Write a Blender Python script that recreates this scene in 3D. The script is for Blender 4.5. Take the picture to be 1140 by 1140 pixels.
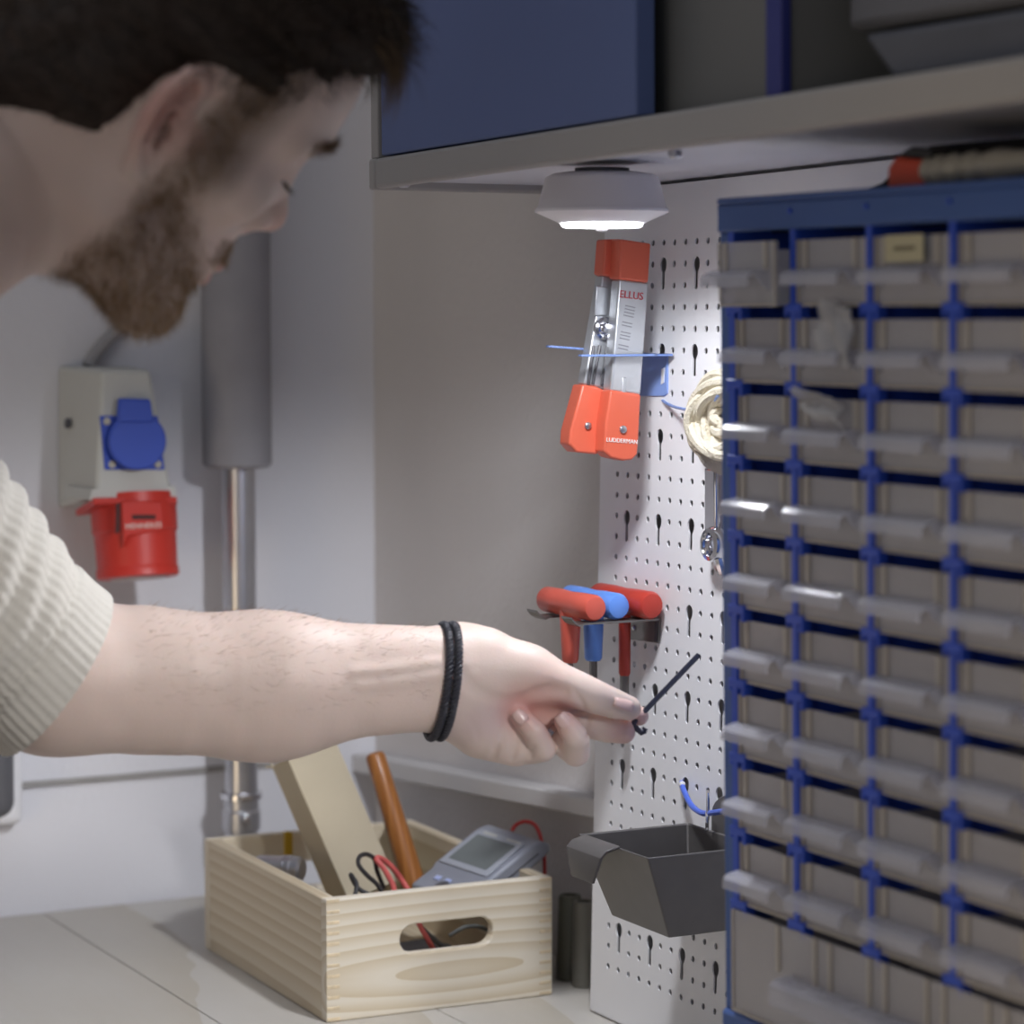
import bpy, bmesh, math, random
import numpy as np
from mathutils import Vector, Matrix, Euler

for o in list(bpy.data.objects):
    bpy.data.objects.remove(o, do_unlink=True)
SC = bpy.context.scene
COL = SC.collection
rng = np.random.default_rng(7)
random.seed(7)
PI = math.pi

# ------------------------------------------------------------------ camera
F_PX = 3000.0
PITCH = math.atan(220 / F_PX)
YAW = math.radians(27.9)
cam_d = bpy.data.cameras.new('camera')
cam_d.sensor_width = 36.0
cam_d.lens = 36.0 * F_PX / 1140.0
cam_d.clip_start = 0.02
cam = bpy.data.objects.new('camera', cam_d)
COL.objects.link(cam)
cam.location = (0, 0, 1.44)
cam.rotation_euler = (PI / 2 - PITCH, 0, -YAW)
cam_d.dof.use_dof = True
cam_d.dof.focus_distance = 1.90
cam_d.dof.aperture_fstop = 5.6
SC.camera = cam

# ------------------------------------------------------------------ light and exposure
SC.view_settings.view_transform = 'Standard'
SC.view_settings.look = 'None'
SC.view_settings.gamma = 1.0
SC.view_settings.use_curve_mapping = False
SC.view_settings.exposure = 0.0
SC.cycles.transparent_max_bounces = 24
W = bpy.data.worlds.new('room_air')
SC.world = W
W.use_nodes = True
W.node_tree.nodes['Background'].inputs[0].default_value = (0.80, 0.84, 1.0, 1)
W.node_tree.nodes['Background'].inputs[1].default_value = 0.13


def area(name, loc, target, size, power, color, shape='SQUARE', sy=None):
    l = bpy.data.lights.new(name, 'AREA')
    l.shape = shape
    l.size = size
    if sy:
        l.size_y = sy
    l.energy = power
    l.color = color
    o = bpy.data.objects.new(name, l)
    COL.objects.link(o)
    o.location = loc
    o.rotation_euler = (Vector(target) - Vector(loc)).to_track_quat('-Z', 'Y').to_euler()
    return o


LAMP_C = (0.890, 1.554)
area('ceiling_fill', (0.35, 1.2, 2.65), (0.5, 1.5, 0.9), 0.8, 3.0, (0.86, 0.92, 1.0))  # unseen soft fill from above, added to lift the ambient level
area('side_fill', (-1.7, -0.3, 1.35), (0.9, 1.4, 1.25), 1.5, 7.8, (1.0, 0.93, 0.85))  # unseen fill from behind left, added to brighten drawer fronts and skin
area('warm_fill', (-1.2, 0.9, 0.75), (0.4, 1.5, 1.35), 0.5, 5.0, (1.0, 0.76, 0.45))  # warm fill added low at the left for neck and jaw, unseen



def puck_light(name, loc, strength, size, blend, color, radius):
    l = bpy.data.lights.new(name, 'SPOT')
    l.energy = 1.0
    l.spot_size = math.radians(size)
    l.spot_blend = blend
    l.shadow_soft_size = radius
    l.color = color
    l.use_nodes = True
    nt = l.node_tree
    em = nt.nodes['Emission']
    fo = nt.nodes.new('ShaderNodeLightFalloff')
    fo.inputs['Strength'].default_value = strength
    fo.inputs['Smooth'].default_value = 0.02
    nt.links.new(fo.outputs['Linear'], em.inputs['Strength'])
    o = bpy.data.objects.new(name, l)
    COL.objects.link(o)
    o.location = loc
    return o


puck_light('puck_light', (*LAMP_C, 1.487), 17.0, 168, 0.35, (0.93, 0.95, 1.0), 0.02)

# unseen spot added to brighten the reaching arm, cone kept off the head
sp_l = bpy.data.lights.new('arm_fill_spot', 'SPOT')
sp_l.energy = 36.0
sp_l.spot_size = math.radians(26)
sp_l.spot_blend = 0.4
sp_l.shadow_soft_size = 0.07
sp_l.color = (1.0, 0.985, 0.97)
sp_o = bpy.data.objects.new('arm_fill_spot', sp_l)
COL.objects.link(sp_o)
sp_o.location = (0.80, 0.30, 1.75)
sp_o.rotation_euler = (Vector((0.63, 1.66, 1.05)) - Vector(sp_o.location)).to_track_quat('-Z', 'Y').to_euler()

# ------------------------------------------------------------------ projection helpers (pixel of the 1140 frame -> point in the room)
CAM = np.array([0, 0, 1.44])
_fh = np.array([math.sin(YAW), math.cos(YAW), 0])
CR = np.array([math.cos(YAW), -math.sin(YAW), 0])
CD = _fh * math.cos(PITCH) + np.array([0, 0, -math.sin(PITCH)])
CU = np.cross(CR, CD)


def ray(x, y):
    return CD + CR * (x - 570) / F_PX - CU * (y - 570) / F_PX


def at(x, y, Z):
    return CAM + Z * ray(x, y)


def on(x, y, ax, val):
    d = ray(x, y)
    return CAM + d * (val - CAM[ax]) / d[ax]


def onp(x, y, P0, n):
    d = ray(x, y)
    return CAM + d * (((np.asarray(P0) - CAM) @ n) / (d @ n))


def lin(c):
    return tuple((v / 255 / 12.92) if v / 255 <= 0.04045 else ((v / 255 + 0.055) / 1.055) ** 2.4 for v in c)


# ------------------------------------------------------------------ materials
def mat(name, rgb, rough=0.5, metal=0.0, var=0.0, vscale=8.0, bump=0.0, bscale=60.0, spec=0.5, stretch=None, coat=0.0, sss=0.0):
    m = bpy.data.materials.new(name)
    m.use_nodes = True
    nt = m.node_tree
    b = nt.nodes['Principled BSDF']
    c = lin(rgb)
    b.inputs['Base Color'].default_value = (*c, 1)
    b.inputs['Roughness'].default_value = rough
    b.inputs['Metallic'].default_value = metal
    b.inputs['Specular IOR Level'].default_value = spec
    b.inputs['Coat Weight'].default_value = coat
    if sss:
        b.inputs['Subsurface Weight'].default_value = sss
        b.inputs['Subsurface Radius'].default_value = (0.01, 0.004, 0.002)
        b.inputs['Subsurface Scale'].default_value = 0.5
    tc = nt.nodes.new('ShaderNodeTexCoord')
    src = tc.outputs['Object']
    if stretch:
        mp = nt.nodes.new('ShaderNodeMapping')
        mp.inputs['Scale'].default_value = stretch
        nt.links.new(src, mp.inputs['Vector'])
        src = mp.outputs['Vector']
    if var:
        n = nt.nodes.new('ShaderNodeTexNoise')
        n.inputs['Scale'].default_value = vscale
        n.inputs['Detail'].default_value = 5
        nt.links.new(src, n.inputs['Vector'])
        r = nt.nodes.new('ShaderNodeValToRGB')
        r.color_ramp.elements[0].position = 0.3
        r.color_ramp.elements[1].position = 0.7
        r.color_ramp.elements[0].color = (*[max(0, v * (1 - var)) for v in c], 1)
        r.color_ramp.elements[1].color = (*[min(1, v * (1 + var)) for v in c], 1)
        nt.links.new(n.outputs['Fac'], r.inputs['Fac'])
        nt.links.new(r.outputs['Color'], b.inputs['Base Color'])
    if bump:
        n2 = nt.nodes.new('ShaderNodeTexNoise')
        n2.inputs['Scale'].default_value = bscale
        n2.inputs['Detail'].default_value = 4
        nt.links.new(src, n2.inputs['Vector'])
        bp = nt.nodes.new('ShaderNodeBump')
        bp.inputs['Strength'].default_value = bump
        bp.inputs['Distance'].default_value = 0.002
        nt.links.new(n2.outputs['Fac'], bp.inputs['Height'])
        nt.links.new(bp.outputs['Normal'], b.inputs['Normal'])
    return m


def pine(name, light, dark, loc=(0, 0, 0), scale=(1, 1, 1), wscale=14.0, dist=2.5, rot=(0, 0, 0), rough=0.55):
    m = mat(name, light, rough)
    nt = m.node_tree
    b = nt.nodes['Principled BSDF']
    tc = nt.nodes.new('ShaderNodeTexCoord')
    mp = nt.nodes.new('ShaderNodeMapping')
    mp.inputs['Location'].default_value = loc
    mp.inputs['Scale'].default_value = scale
    mp.inputs['Rotation'].default_value = rot
    nt.links.new(tc.outputs['Object'], mp.inputs['Vector'])
    w = nt.nodes.new('ShaderNodeTexWave')
    w.wave_type = 'RINGS'
    w.rings_direction = 'SPHERICAL'
    w.wave_profile = 'SAW'
    w.inputs['Scale'].default_value = wscale
    w.inputs['Distortion'].default_value = dist
    w.inputs['Detail'].default_value = 3
    w.inputs['Detail Scale'].default_value = 1.2
    nt.links.new(mp.outputs['Vector'], w.inputs['Vector'])
    n = nt.nodes.new('ShaderNodeTexNoise')
    n.inputs['Scale'].default_value = 160
    n.inputs['Detail'].default_value = 3
    nt.links.new(mp.outputs['Vector'], n.inputs['Vector'])
    mx = nt.nodes.new('ShaderNodeMix')
    mx.data_type = 'FLOAT'
    mx.inputs[0].default_value = 0.18
    nt.links.new(w.outputs['Fac'], mx.inputs[2])
    nt.links.new(n.outputs['Fac'], mx.inputs[3])
    r = nt.nodes.new('ShaderNodeValToRGB')
    r.color_ramp.elements[0].position = 0.25
    r.color_ramp.elements[1].position = 0.92
    r.color_ramp.elements[0].color = (*lin(light), 1)
    r.color_ramp.elements[1].color = (*lin(dark), 1)
    nt.links.new(mx.outputs[0], r.inputs['Fac'])
    nt.links.new(r.outputs['Color'], b.inputs['Base Color'])
    return m


def clear(name, rgb, fac, rough=0.2, tint=(0.9, 0.9, 0.92), bump=0.0):
    m = mat(name, rgb, rough, bump=bump, bscale=90)
    nt = m.node_tree
    b = nt.nodes['Principled BSDF']
    t = nt.nodes.new('ShaderNodeBsdfTransparent')
    t.inputs[0].default_value = (*tint, 1)
    mx = nt.nodes.new('ShaderNodeMixShader')
    mx.inputs[0].default_value = fac
    nt.links.new(t.outputs[0], mx.inputs[1])
    nt.links.new(b.outputs[0], mx.inputs[2])
    nt.links.new(mx.outputs[0], nt.nodes['Material Output'].inputs[0])
    return m


def glow(name, rgb, strength):
    m = mat(name, rgb)
    b = m.node_tree.nodes['Principled BSDF']
    b.inputs['Emission Color'].default_value = (*rgb, 1)
    b.inputs['Emission Strength'].default_value = strength
    b.inputs['Base Color'].default_value = (0.9, 0.9, 0.9, 1)
    return m


def vcol(name, rough=0.5, sss=0.0, bump=0.0, bscale=400, spec=0.4):
    m = mat(name, (200, 170, 150), rough, sss=sss, bump=bump, bscale=bscale, spec=spec)
    nt = m.node_tree
    a = nt.nodes.new('ShaderNodeVertexColor')
    a.layer_name = 'tone'
    nt.links.new(a.outputs['Color'], nt.nodes['Principled BSDF'].inputs['Base Color'])
    return m


# ------------------------------------------------------------------ mesh builder
class MB:
    def __init__(self):
        self.v = []
        self.f = []

    def add(self, vs, fs):
        n = len(self.v)
        self.v += [tuple(map(float, p)) for p in vs]
        self.f += [tuple(i + n for i in q) for q in fs]
        return self

    def box(self, x0, x1, y0, y1, z0, z1):
        return self.hexa([(x0, y0, z0), (x1, y0, z0), (x1, y1, z0), (x0, y1, z0), (x0, y0, z1), (x1, y0, z1), (x1, y1, z1), (x0, y1, z1)])

    def hexa(self, p):
        return self.add(p, [(3, 2, 1, 0), (4, 5, 6, 7), (0, 1, 5, 4), (1, 2, 6, 5), (2, 3, 7, 6), (3, 0, 4, 7)])

    def para(self, o, a, b, c):
        o, a, b, c = map(np.asarray, (o, a, b, c))
        if np.dot(np.cross(a, b), c) < 0:
            a, b = b, a
        return self.hexa([o, o + a, o + a + b, o + b, o + c, o + a + c, o + a + b + c, o + b + c])

    def prism(self, pts, d):
        pts = [np.asarray(p, float) for p in pts]
        d = np.asarray(d, float)
        n = len(pts)
        nn = sum((np.cross(pts[i] - pts[0], pts[i + 1] - pts[0]) for i in range(1, n - 1)), np.zeros(3))
        if np.dot(nn, d) > 0:
            pts = pts[::-1]
        vs = pts + [p + d for p in pts]
        fs = [tuple(range(n)), tuple(range(2 * n - 1, n - 1, -1))]
        for i in range(n):
            j = (i + 1) % n
            fs.append((j, i, i + n, j + n))
        return self.add(vs, fs)

    def tube(self, path, r, n=10, cap=True, closed=False):
        P = np.asarray(path, float)
        m = len(P)
        rr = np.full(m, r, float) if np.isscalar(r) else np.asarray(r, float)
        T = np.gradient(P, axis=0)
        if closed:
            T = np.roll(P, -1, 0) - np.roll(P, 1, 0)
        T /= np.linalg.norm(T, axis=1)[:, None] + 1e-12
        ref = np.array([0, 0, 1.0]) if abs(T[0][2]) < 0.9 else np.array([1.0, 0, 0])
        u = np.cross(T[0], ref)
        u /= np.linalg.norm(u)
        vs = []
        for i in range(m):
            u = u - T[i] * np.dot(u, T[i])
            u /= np.linalg.norm(u)
            w = np.cross(T[i], u)
            for k in range(n):
                a = 2 * PI * k / n
                vs.append(P[i] + rr[i] * (math.cos(a) * u + math.sin(a) * w))
        fs = []
        rng_ = range(m) if closed else range(m - 1)
        for i in rng_:
            j = (i + 1) % m
            for k in range(n):
                l = (k + 1) % n
                fs.append((i * n + k, i * n + l, j * n + l, j * n + k))
        if cap and not closed:
            fs.append(tuple(range(n - 1, -1, -1)))
            fs.append(tuple((m - 1) * n + k for k in range(n)))
        return self.add(vs, fs)

    def lathe(self, prof, o=(0, 0, 0), axis=(0, 0, 1), n=32, caps=True):
        """prof: list of (radius, height along axis)"""
        o = np.asarray(o, float)
        ax = np.asarray(axis, float)
        ax = ax / np.linalg.norm(ax)
        ref = np.array([1.0, 0, 0]) if abs(ax[0]) < 0.9 else np.array([0, 1.0, 0])
        u = np.cross(ax, ref)
        u /= np.linalg.norm(u)
        w = np.cross(ax, u)
        vs = []
        for (r, h) in prof:
            for k in range(n):
                a = 2 * PI * k / n
                vs.append(o + ax * h + max(r, 1e-5) * (math.cos(a) * u + math.sin(a) * w))
        fs = []
        for i in range(len(prof) - 1):
            for k in range(n):
                l = (k + 1) % n
                fs.append((i * n + k, i * n + l, (i + 1) * n + l, (i + 1) * n + k))
        if caps:
            fs.append(tuple(range(n - 1, -1, -1)))
            fs.append(tuple((len(prof) - 1) * n + k for k in range(n)))
        return self.add(vs, fs)

    def sphere(self, c, r, n=12, m=8, sx=(1, 1, 1)):
        c = np.asarray(c, float)
        vs = [c + np.array([0, 0, -r * sx[2]])]
        for i in range(1, m):
            p = -PI / 2 + PI * i / m
            for k in range(n):
                a = 2 * PI * k / n
                vs.append(c + r * np.array([math.cos(p) * math.cos(a) * sx[0], math.cos(p) * math.sin(a) * sx[1], math.sin(p) * sx[2]]))
        vs.append(c + np.array([0, 0, r * sx[2]]))
        fs = [(0, 1 + (k + 1) % n, 1 + k) for k in range(n)]
        for i in range(m - 2):
            for k in range(n):
                l = (k + 1) % n
                fs.append((1 + i * n + k, 1 + i * n + l, 1 + (i + 1) * n + l, 1 + (i + 1) * n + k))
        t = len(vs) - 1
        b = 1 + (m - 2) * n
        fs += [(b + k, b + (k + 1) % n, t) for k in range(n)]
        return self.add(vs, fs)

    def build(self, name, m, parent=None, bevel=0.0, seg=2, smooth=False, solid=0.0, local=False, angle=35):
        me = bpy.data.meshes.new(name)
        off = Vector((0, 0, 0))
        if parent is not None and not local:
            p = parent
            while p is not None:
                off = off + p.location
                p = p.parent
        me.from_pydata([(x - off[0], y - off[1], z - off[2]) for x, y, z in self.v], [], self.f)
        me.update()
        if m is not None:
            me.materials.append(m)
        o = bpy.data.objects.new(name, me)
        COL.objects.link(o)
        if parent is not None:
            o.parent = parent
        if solid:
            s = o.modifiers.new('solid', 'SOLIDIFY')
            s.thickness = abs(solid)
            s.offset = -1 if solid > 0 else 1
        if bevel:
            b = o.modifiers.new('bevel', 'BEVEL')
            b.width = bevel
            b.segments = seg
            b.limit_method = 'ANGLE'
            b.angle_limit = math.radians(40)
        if smooth or bevel:
            me.polygons.foreach_set('use_smooth', [True] * len(me.polygons))
            if hasattr(me, 'set_sharp_from_angle'):
                me.set_sharp_from_angle(angle=math.radians(angle))
        return o


def tag(o, label, cat, group=None):
    o['label'] = label
    o['category'] = cat
    if group:
        o['group'] = group
    return o


def thing(name, label, cat, loc=(0, 0, 0), rot=(0, 0, 0), group=None):
    o = bpy.data.objects.new(name, None)
    o.empty_display_size = 0.02
    COL.objects.link(o)
    o.location = tuple(map(float, loc))
    o.rotation_euler = rot
    return tag(o, label, cat, group)


def struct(o):
    o['kind'] = 'structure'
    return o


def bez(pts, n=24):
    """smooth curve through points (Catmull-Rom)"""
    P = np.asarray(pts, float)
    P = np.vstack([2 * P[0] - P[1], P, 2 * P[-1] - P[-2]])
    out = []
    k = max(2, n // (len(P) - 3))
    for i in range(1, len(P) - 2):
        for t in np.linspace(0, 1, k, endpoint=False):
            a, b, c, d = P[i - 1], P[i], P[i + 1], P[i + 2]
            out.append(0.5 * ((2 * b) + (c - a) * t + (2 * a - 5 * b + 4 * c - d) * t * t + (3 * b - a - 3 * c + d) * t ** 3))
    out.append(P[-2])
    return np.array(out)


def text_mesh(txt, name, m, parent, M, size, depth=0.0003):
    cu = bpy.data.curves.new(name, 'FONT')
    cu.body = txt
    cu.size = size
    cu.extrude = depth
    cu.align_x = 'CENTER'
    cu.align_y = 'CENTER'
    cu.resolution_u = 3
    t = bpy.data.objects.new(name, cu)
    COL.objects.link(t)
    dg = bpy.context.evaluated_depsgraph_get()
    me = bpy.data.meshes.new_from_object(t.evaluated_get(dg))
    bpy.data.objects.remove(t, do_unlink=True)
    me.materials.clear()
    me.materials.append(m)
    o = bpy.data.objects.new(name, me)
    COL.objects.link(o)
    o.parent = parent
    o.matrix_local = M
    return o


def basis(o, ex, ey):
    ex = Vector(ex).normalized()
    ey = Vector(ey)
    ey = (ey - ex * ex.dot(ey)).normalized()
    ez = ex.cross(ey)
    M = Matrix((ex, ey, ez)).transposed().to_4x4()
    M.translation = Vector(o)
    return M


M_WHITE = mat('white_paint', (226, 226, 230), 0.45, var=0.02, vscale=3)
M_STEEL = mat('brushed_steel', (190, 190, 195), 0.3, 0.9, var=0.08, vscale=20)
M_CHROME = mat('chrome', (215, 215, 220), 0.15, 1.0)
M_BLACK = mat('black_plastic', (30, 30, 32), 0.4)
M_DGREY = mat('dark_grey_plastic', (78, 77, 82), 0.42, var=0.05, vscale=30)
M_RED = mat('red_plastic', (206, 74, 58), 0.35)
M_BLUE = mat('blue_plastic', (74, 122, 226), 0.35)
TZ = 0.90
WALL_X = 1.083
WALL_Y = 2.326

# ------------------------------------------------------------------ setting
M_WALL = mat('painted_wall', (216, 216, 222), 0.75, var=0.05, vscale=2.5, bump=0.25, bscale=120)
M_WALLB = mat('woven_wallpaper', (208, 204, 203), 0.85, var=0.04, vscale=4, bump=0.7, bscale=260, stretch=(1, 1, 0.6))
M_FLOOR = mat('floor_paint', (120, 120, 122), 0.6, var=0.08)
struct(MB().box(-2.5, WALL_X + 0.1, -1.5, WALL_Y + 0.1, -0.05, 0.0).build('floor', M_FLOOR))
struct(MB().box(-2.5, WALL_X + 0.1, WALL_Y, WALL_Y + 0.1, 0.0, 2.75).build('wall_back', M_WALL))
struct(MB().box(WALL_X, WALL_X + 0.1, -1.5, WALL_Y, 0.0, 2.75).build('wall_right', M_WALLB))
# ledge along the right wall, thin grey strip along the back wall
M_LEDGE = mat('ledge_paint', (205, 203, 203), 0.6, var=0.03)
a, b = on(415, 836, 0, WALL_X), on(664, 891, 0, 1.058)
c, d = on(415, 856, 0, WALL_X), on(664, 913, 0, 1.058)
ze = (a[2], c[2], b[2], d[2])
y0, y1 = WALL_Y, 1.30
k = (y1 - y0) / (1.863 - y0)
z0t, z0b = ze[0], ze[1]
z1t, z1b = z0t + (ze[2] - z0t) * k, z0b + (ze[3] - z0b) * k
struct(MB().hexa([(1.058, y1, z1b), (WALL_X, y1, z1b), (WALL_X, y0, z0b), (1.058, y0, z0b),
                  (1.058, y1, z1t), (WALL_X, y1, z1t), (WALL_X, y0, z0t), (1.058, y0, z0t)]).build('trim_1', M_LEDGE, bevel=0.002))
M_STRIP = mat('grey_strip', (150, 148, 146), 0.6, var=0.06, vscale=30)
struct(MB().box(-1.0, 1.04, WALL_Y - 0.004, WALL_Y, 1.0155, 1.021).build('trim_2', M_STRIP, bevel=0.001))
# small chips and dirt marks on the back wall are part of its paint

# workbench
M_BENCH = pine('pale_bench_wood', (188, 184, 178), (176, 169, 157), loc=(0.2, -0.4, 0.3), scale=(1.0, 0.22, 1.0), wscale=9, dist=3, rough=0.5)
bench = thing('workbench', 'pale pine workbench top along the walls under the crate', 'workbench', (0.72, 1.4, 0))
xs = [0.42, 0.585, 0.75, 0.915, 1.082]
for i in range(4):
    MB().box(xs[i] + 0.0004, xs[i + 1] - 0.0004, 0.35, WALL_Y - 0.001, TZ - 0.035, TZ).build('plank', M_BENCH, bench, bevel=0.0008)
for x in (0.46, 1.03):
    for y in (0.40, 2.25):
        MB().box(x - 0.03, x + 0.03, y - 0.03, y + 0.03, 0, TZ - 0.035).build('leg', M_BENCH, bench, bevel=0.003)

# ------------------------------------------------------------------ perforated board
PEG_O = np.array([1.018, 1.7928, TZ])
PEG_A = math.radians(-1.07)
PEG_R = (PEG_A, 0, -PI / 2)
PEG_M = np.array(Euler(PEG_R).to_matrix())
PEG_N = PEG_M @ np.array([0, -1.0, 0])


def pw(x, off, z):
    """board coordinates (along, out of the board, up) -> world"""
    return PEG_O + PEG_M @ np.array([x, -off, z])


def pp(px, py, off=0.0):
    return onp(px, py, PEG_O + PEG_N * off, PEG_N)


def pl(px, py, off=0.0):
    q = PEG_M.T @ (pp(px, py, off) - PEG_O)
    return q[0], q[2]


M_PEG = mat('white_powder_coat', (232, 232, 235), 0.42, var=0.015, vscale=5)
peg = thing('perforated_board', 'white perforated steel board with small holes and keyholes on wall', 'pegboard', PEG_O, PEG_R)
NX, NZ = 44, 36
DX, DZ = 0.0153, 0.01574
X0, Z0 = 0.0283 - DX / 2, 0.0417 - DZ / 2
mb = MB()


def cell(x, z, hole):
    """frame cell with an octagonal hole"""
    cx, cz = x + DX / 2, z + DZ / 2
    o8 = [(cx + hole * math.cos(PI / 8 + k * PI / 4), 0, cz + hole * math.sin(PI / 8 + k * PI / 4)) for k in range(8)]
    c4 = [(x + DX, 0, z + DZ), (x, 0, z + DZ), (x, 0, z), (x + DX, 0, z)]
    vs = c4 + o8
    fs = []
    for k in range(4):
        j = (k + 1) % 4
        fs.append((k, j, 4 + (2 * j) % 8, 4 + (2 * k + 1) % 8))
        fs.append((k, 4 + (2 * k + 1) % 8, 4 + (2 * k) % 8))
    mb.add(vs, fs)


def keycell(x, z):
    cx, cz = x + DX / 2, z + DZ * 1.5
    R_, w = 0.0050, 0.0022
    a0 = math.asin(w / R_)
    n = 9
    right = [(cx + w, 0, z + DZ / 2 - 0.002)] + [(cx + R_ * 0.92 * math.sin(t), 0, cz - R_ * math.cos(t) * (1.35 if math.cos(t) > 0 else 1.0)) for t in np.linspace(a0, PI, n)]
    left = [(2 * cx - p[0], 0, p[2]) for p in right]
    top, bot = z + 2 * DZ, z
    R = [(cx, 0, bot), (x + DX, 0, bot), (x + DX, 0, top), (cx, 0, top)] + right[::-1] + [(cx, 0, right[0][2] - 0.0012)]
    L = [(cx, 0, bot), (cx, 0, left[0][2] - 0.0012)] + left + [(cx, 0, top), (x, 0, top), (x, 0, bot)]
    mb.add(R, [tuple(range(len(R)))])
    mb.add(L, [tuple(range(len(L)))])


keys = set()
for i in range(NX):
    for k in range(NZ):
        x, z = X0 + i * DX, Z0 + k * DZ
        if i % 3 == 1 and k % 4 == 2:
            continue
        if i % 3 == 1 and k % 4 == 1:
            keycell(x, z)
            continue
        cell(x, z, 0.0024)
XE, ZE = X0 + NX * DX, Z0 + NZ * DZ
PX1, PZ1 = XE + 0.02, 0.634
mb.add([(0.002, 0, 0.002), (X0, 0, 0.002), (X0, 0, PZ1), (0.002, 0, PZ1)], [(0, 1, 2, 3)])
mb.add([(XE, 0, 0.002), (PX1, 0, 0.002), (PX1, 0, PZ1 + 0.0098), (XE, 0, PZ1 + 0.0095)], [(0, 1, 2, 3)])
mb.add([(X0, 0, 0.002), (XE, 0, 0.002), (XE, 0, Z0), (X0, 0, Z0)], [(0, 1, 2, 3)])
mb.add([(X0, 0, ZE), (XE, 0, ZE), (XE, 0, PZ1 + 0.0095), (X0, 0, PZ1)], [(0, 1, 2, 3)])
mb.build('perforated_sheet', M_PEG, peg, local=True, solid=-0.0012)
fl = MB()  # flanges deepened to the wall to keep light from behind the holes
fl.box(0.0, 0.0022, 0.0005, 0.058, 0.002, PZ1)
fl.build('edge_flange', M_PEG, peg, local=True, bevel=0.001)
MB().box(0.0, PX1, 0.0005, 0.058, 0.0004, 0.0018).build('bottom_flange', M_PEG, peg, local=True)
MB().box(PX1, PX1 + 0.002, 0.0005, 0.058, 0.002, PZ1).build('edge_flange', M_PEG, peg, local=True, bevel=0.0008)
# wall brackets that hold the board
for x in (0.06, PX1 - 0.06):
    MB().box(x - 0.015, x + 0.015, 0.0022, 0.050, 0.40, 0.44).build('wall_bracket', M_DGREY, peg, local=True, bevel=0.002)

# ------------------------------------------------------------------ overhead cabinet (shelf)
TILT = 0.016
M_CAB = mat('beige_grey_steel', (160, 156, 152), 0.45, var=0.02, vscale=6)
M_CABIN = mat('grey_cabinet_inside', (112, 111, 108), 0.6, var=0.03)
M_UNDER = mat('pale_shelf_underside', (198, 198, 206), 0.5, var=0.03, vscale=5)
M_DOOR = mat('slate_blue_door', (88, 104, 150), 0.5, var=0.03, vscale=4)
M_POST = mat('navy_post', (44, 50, 120), 0.5)
CX0, CX1, CY0, CY1 = 0.83, WALL_X - 0.001, 0.45, 1.790
CZ = 1.530
cabt = thing('overhead_cabinet', 'grey steel overhead cabinet with blue door and pale underside', 'cabinet', (CX0, CY1, CZ), (math.atan(-TILT), 0, 0))


def cbx(x0, x1, y0, y1, z0, z1):
    """box in the cabinet's own frame: x depth from front, y towards the camera, z up from the underside"""
    return MB().box(x0, x1, -y1, -y0, z0, z1)


DEP, LEN, HGT = CX1 - CX0, CY1 - CY0, 0.42
m1 = cbx(0.004, DEP, 0.0, LEN, 0.006, 0.016)
m1.build('bottom_panel', M_UNDER, cabt, local=True)
cbx(0.0, 0.009, 0.0102, LEN, 0.0005, 0.0225).build('front_lip', M_CAB, cabt, local=True, bevel=0.003, seg=3)
cbx(0.0, 0.192, -0.0005, 0.010, 0.0, 0.0225).build('end_lip', M_CAB, cabt, local=True, bevel=0.002)
cbx(0.002, DEP, 0.0, 0.012, 0.0225, HGT).build('side_panel', M_CAB, cabt, local=True, bevel=0.001)
cbx(0.002, DEP, LEN - 0.012, LEN, 0.0225, HGT).build('side_panel', M_CAB, cabt, local=True, bevel=0.001)
cbx(0.0, DEP, 0.0, LEN, HGT, HGT + 0.016).build('top_panel', M_CAB, cabt, local=True, bevel=0.001)
cbx(DEP - 0.01, DEP, 0.012, LEN - 0.012, 0.016, HGT).build('back_panel', M_CABIN, cabt, local=True)
cbx(0.009, DEP - 0.01, 0.012, LEN - 0.012, 0.016, 0.020).build('shelf_board', M_CABIN, cabt, local=True)
dl = CY1 - 1.4095
cbx(0.001, 0.015, 0.0195, dl, 0.0235, HGT - 0.001).build('door', M_DOOR, cabt, local=True, bevel=0.0015)
cbx(0.019, DEP - 0.01, CY1 - 1.283, CY1 - 1.271, 0.020, HGT).build('divider', M_CABIN, cabt, local=True)
cbx(0.012, 0.019, CY1 - 1.285, CY1 - 1.269, 0.020, HGT).build('door_edge', M_POST, cabt, local=True, bevel=0.001)
cbx(0.030, 0.034, dl - 0.05, CY1 - 1.285, 0.020, HGT).build('inner_panel', M_CABIN, cabt, local=True)
# stiffening plate and bolts on the underside
for (x, y) in ((0.018, 0.022), (0.05, 0.345)):
    MB().lathe([(0.0045, 0.0005), (0.0045, 0.004), (0.003, 0.0055)], (x, -y, 0.0065), (0, 0, -1), 12).build('bolt', M_STEEL, cabt, local=True, smooth=True)

# things behind the front lip in the open compartment
M_CLEARBAG = clear('clear_crumpled_film', (170, 172, 178), 0.55, 0.3, bump=0.8)
M_CRATE = mat('smoky_grey_plastic', (104, 104, 108), 0.4, var=0.06, vscale=14)
zb = 1.5592
crate = thing('storage_tub', 'smoky grey plastic tub lying tilted on the overhead shelf', 'box', (0.94, 1.10, zb + 0.006))
p0 = np.array([0.868, 1.245, zb + 0.036])
MB().para(p0, (0, -0.26, 0.0), (0.13, 0, 0.004), (0.0, 0.0, 0.11)).build('tub_body', M_CRATE, crate, bevel=0.006)
MB().para(p0 + np.array([-0.006, 0.004, 0.092]), (0, -0.268, 0.0), (0.142, 0, 0.004), (0.0, 0, 0.012)).build('rim', M_CRATE, crate, bevel=0.003)
flat = thing('storage_tub', 'flat grey clear-sided tub under the tilted tub, wedge-shaped end', 'box', (0.93, 1.06, zb + 0.0055))
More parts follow.
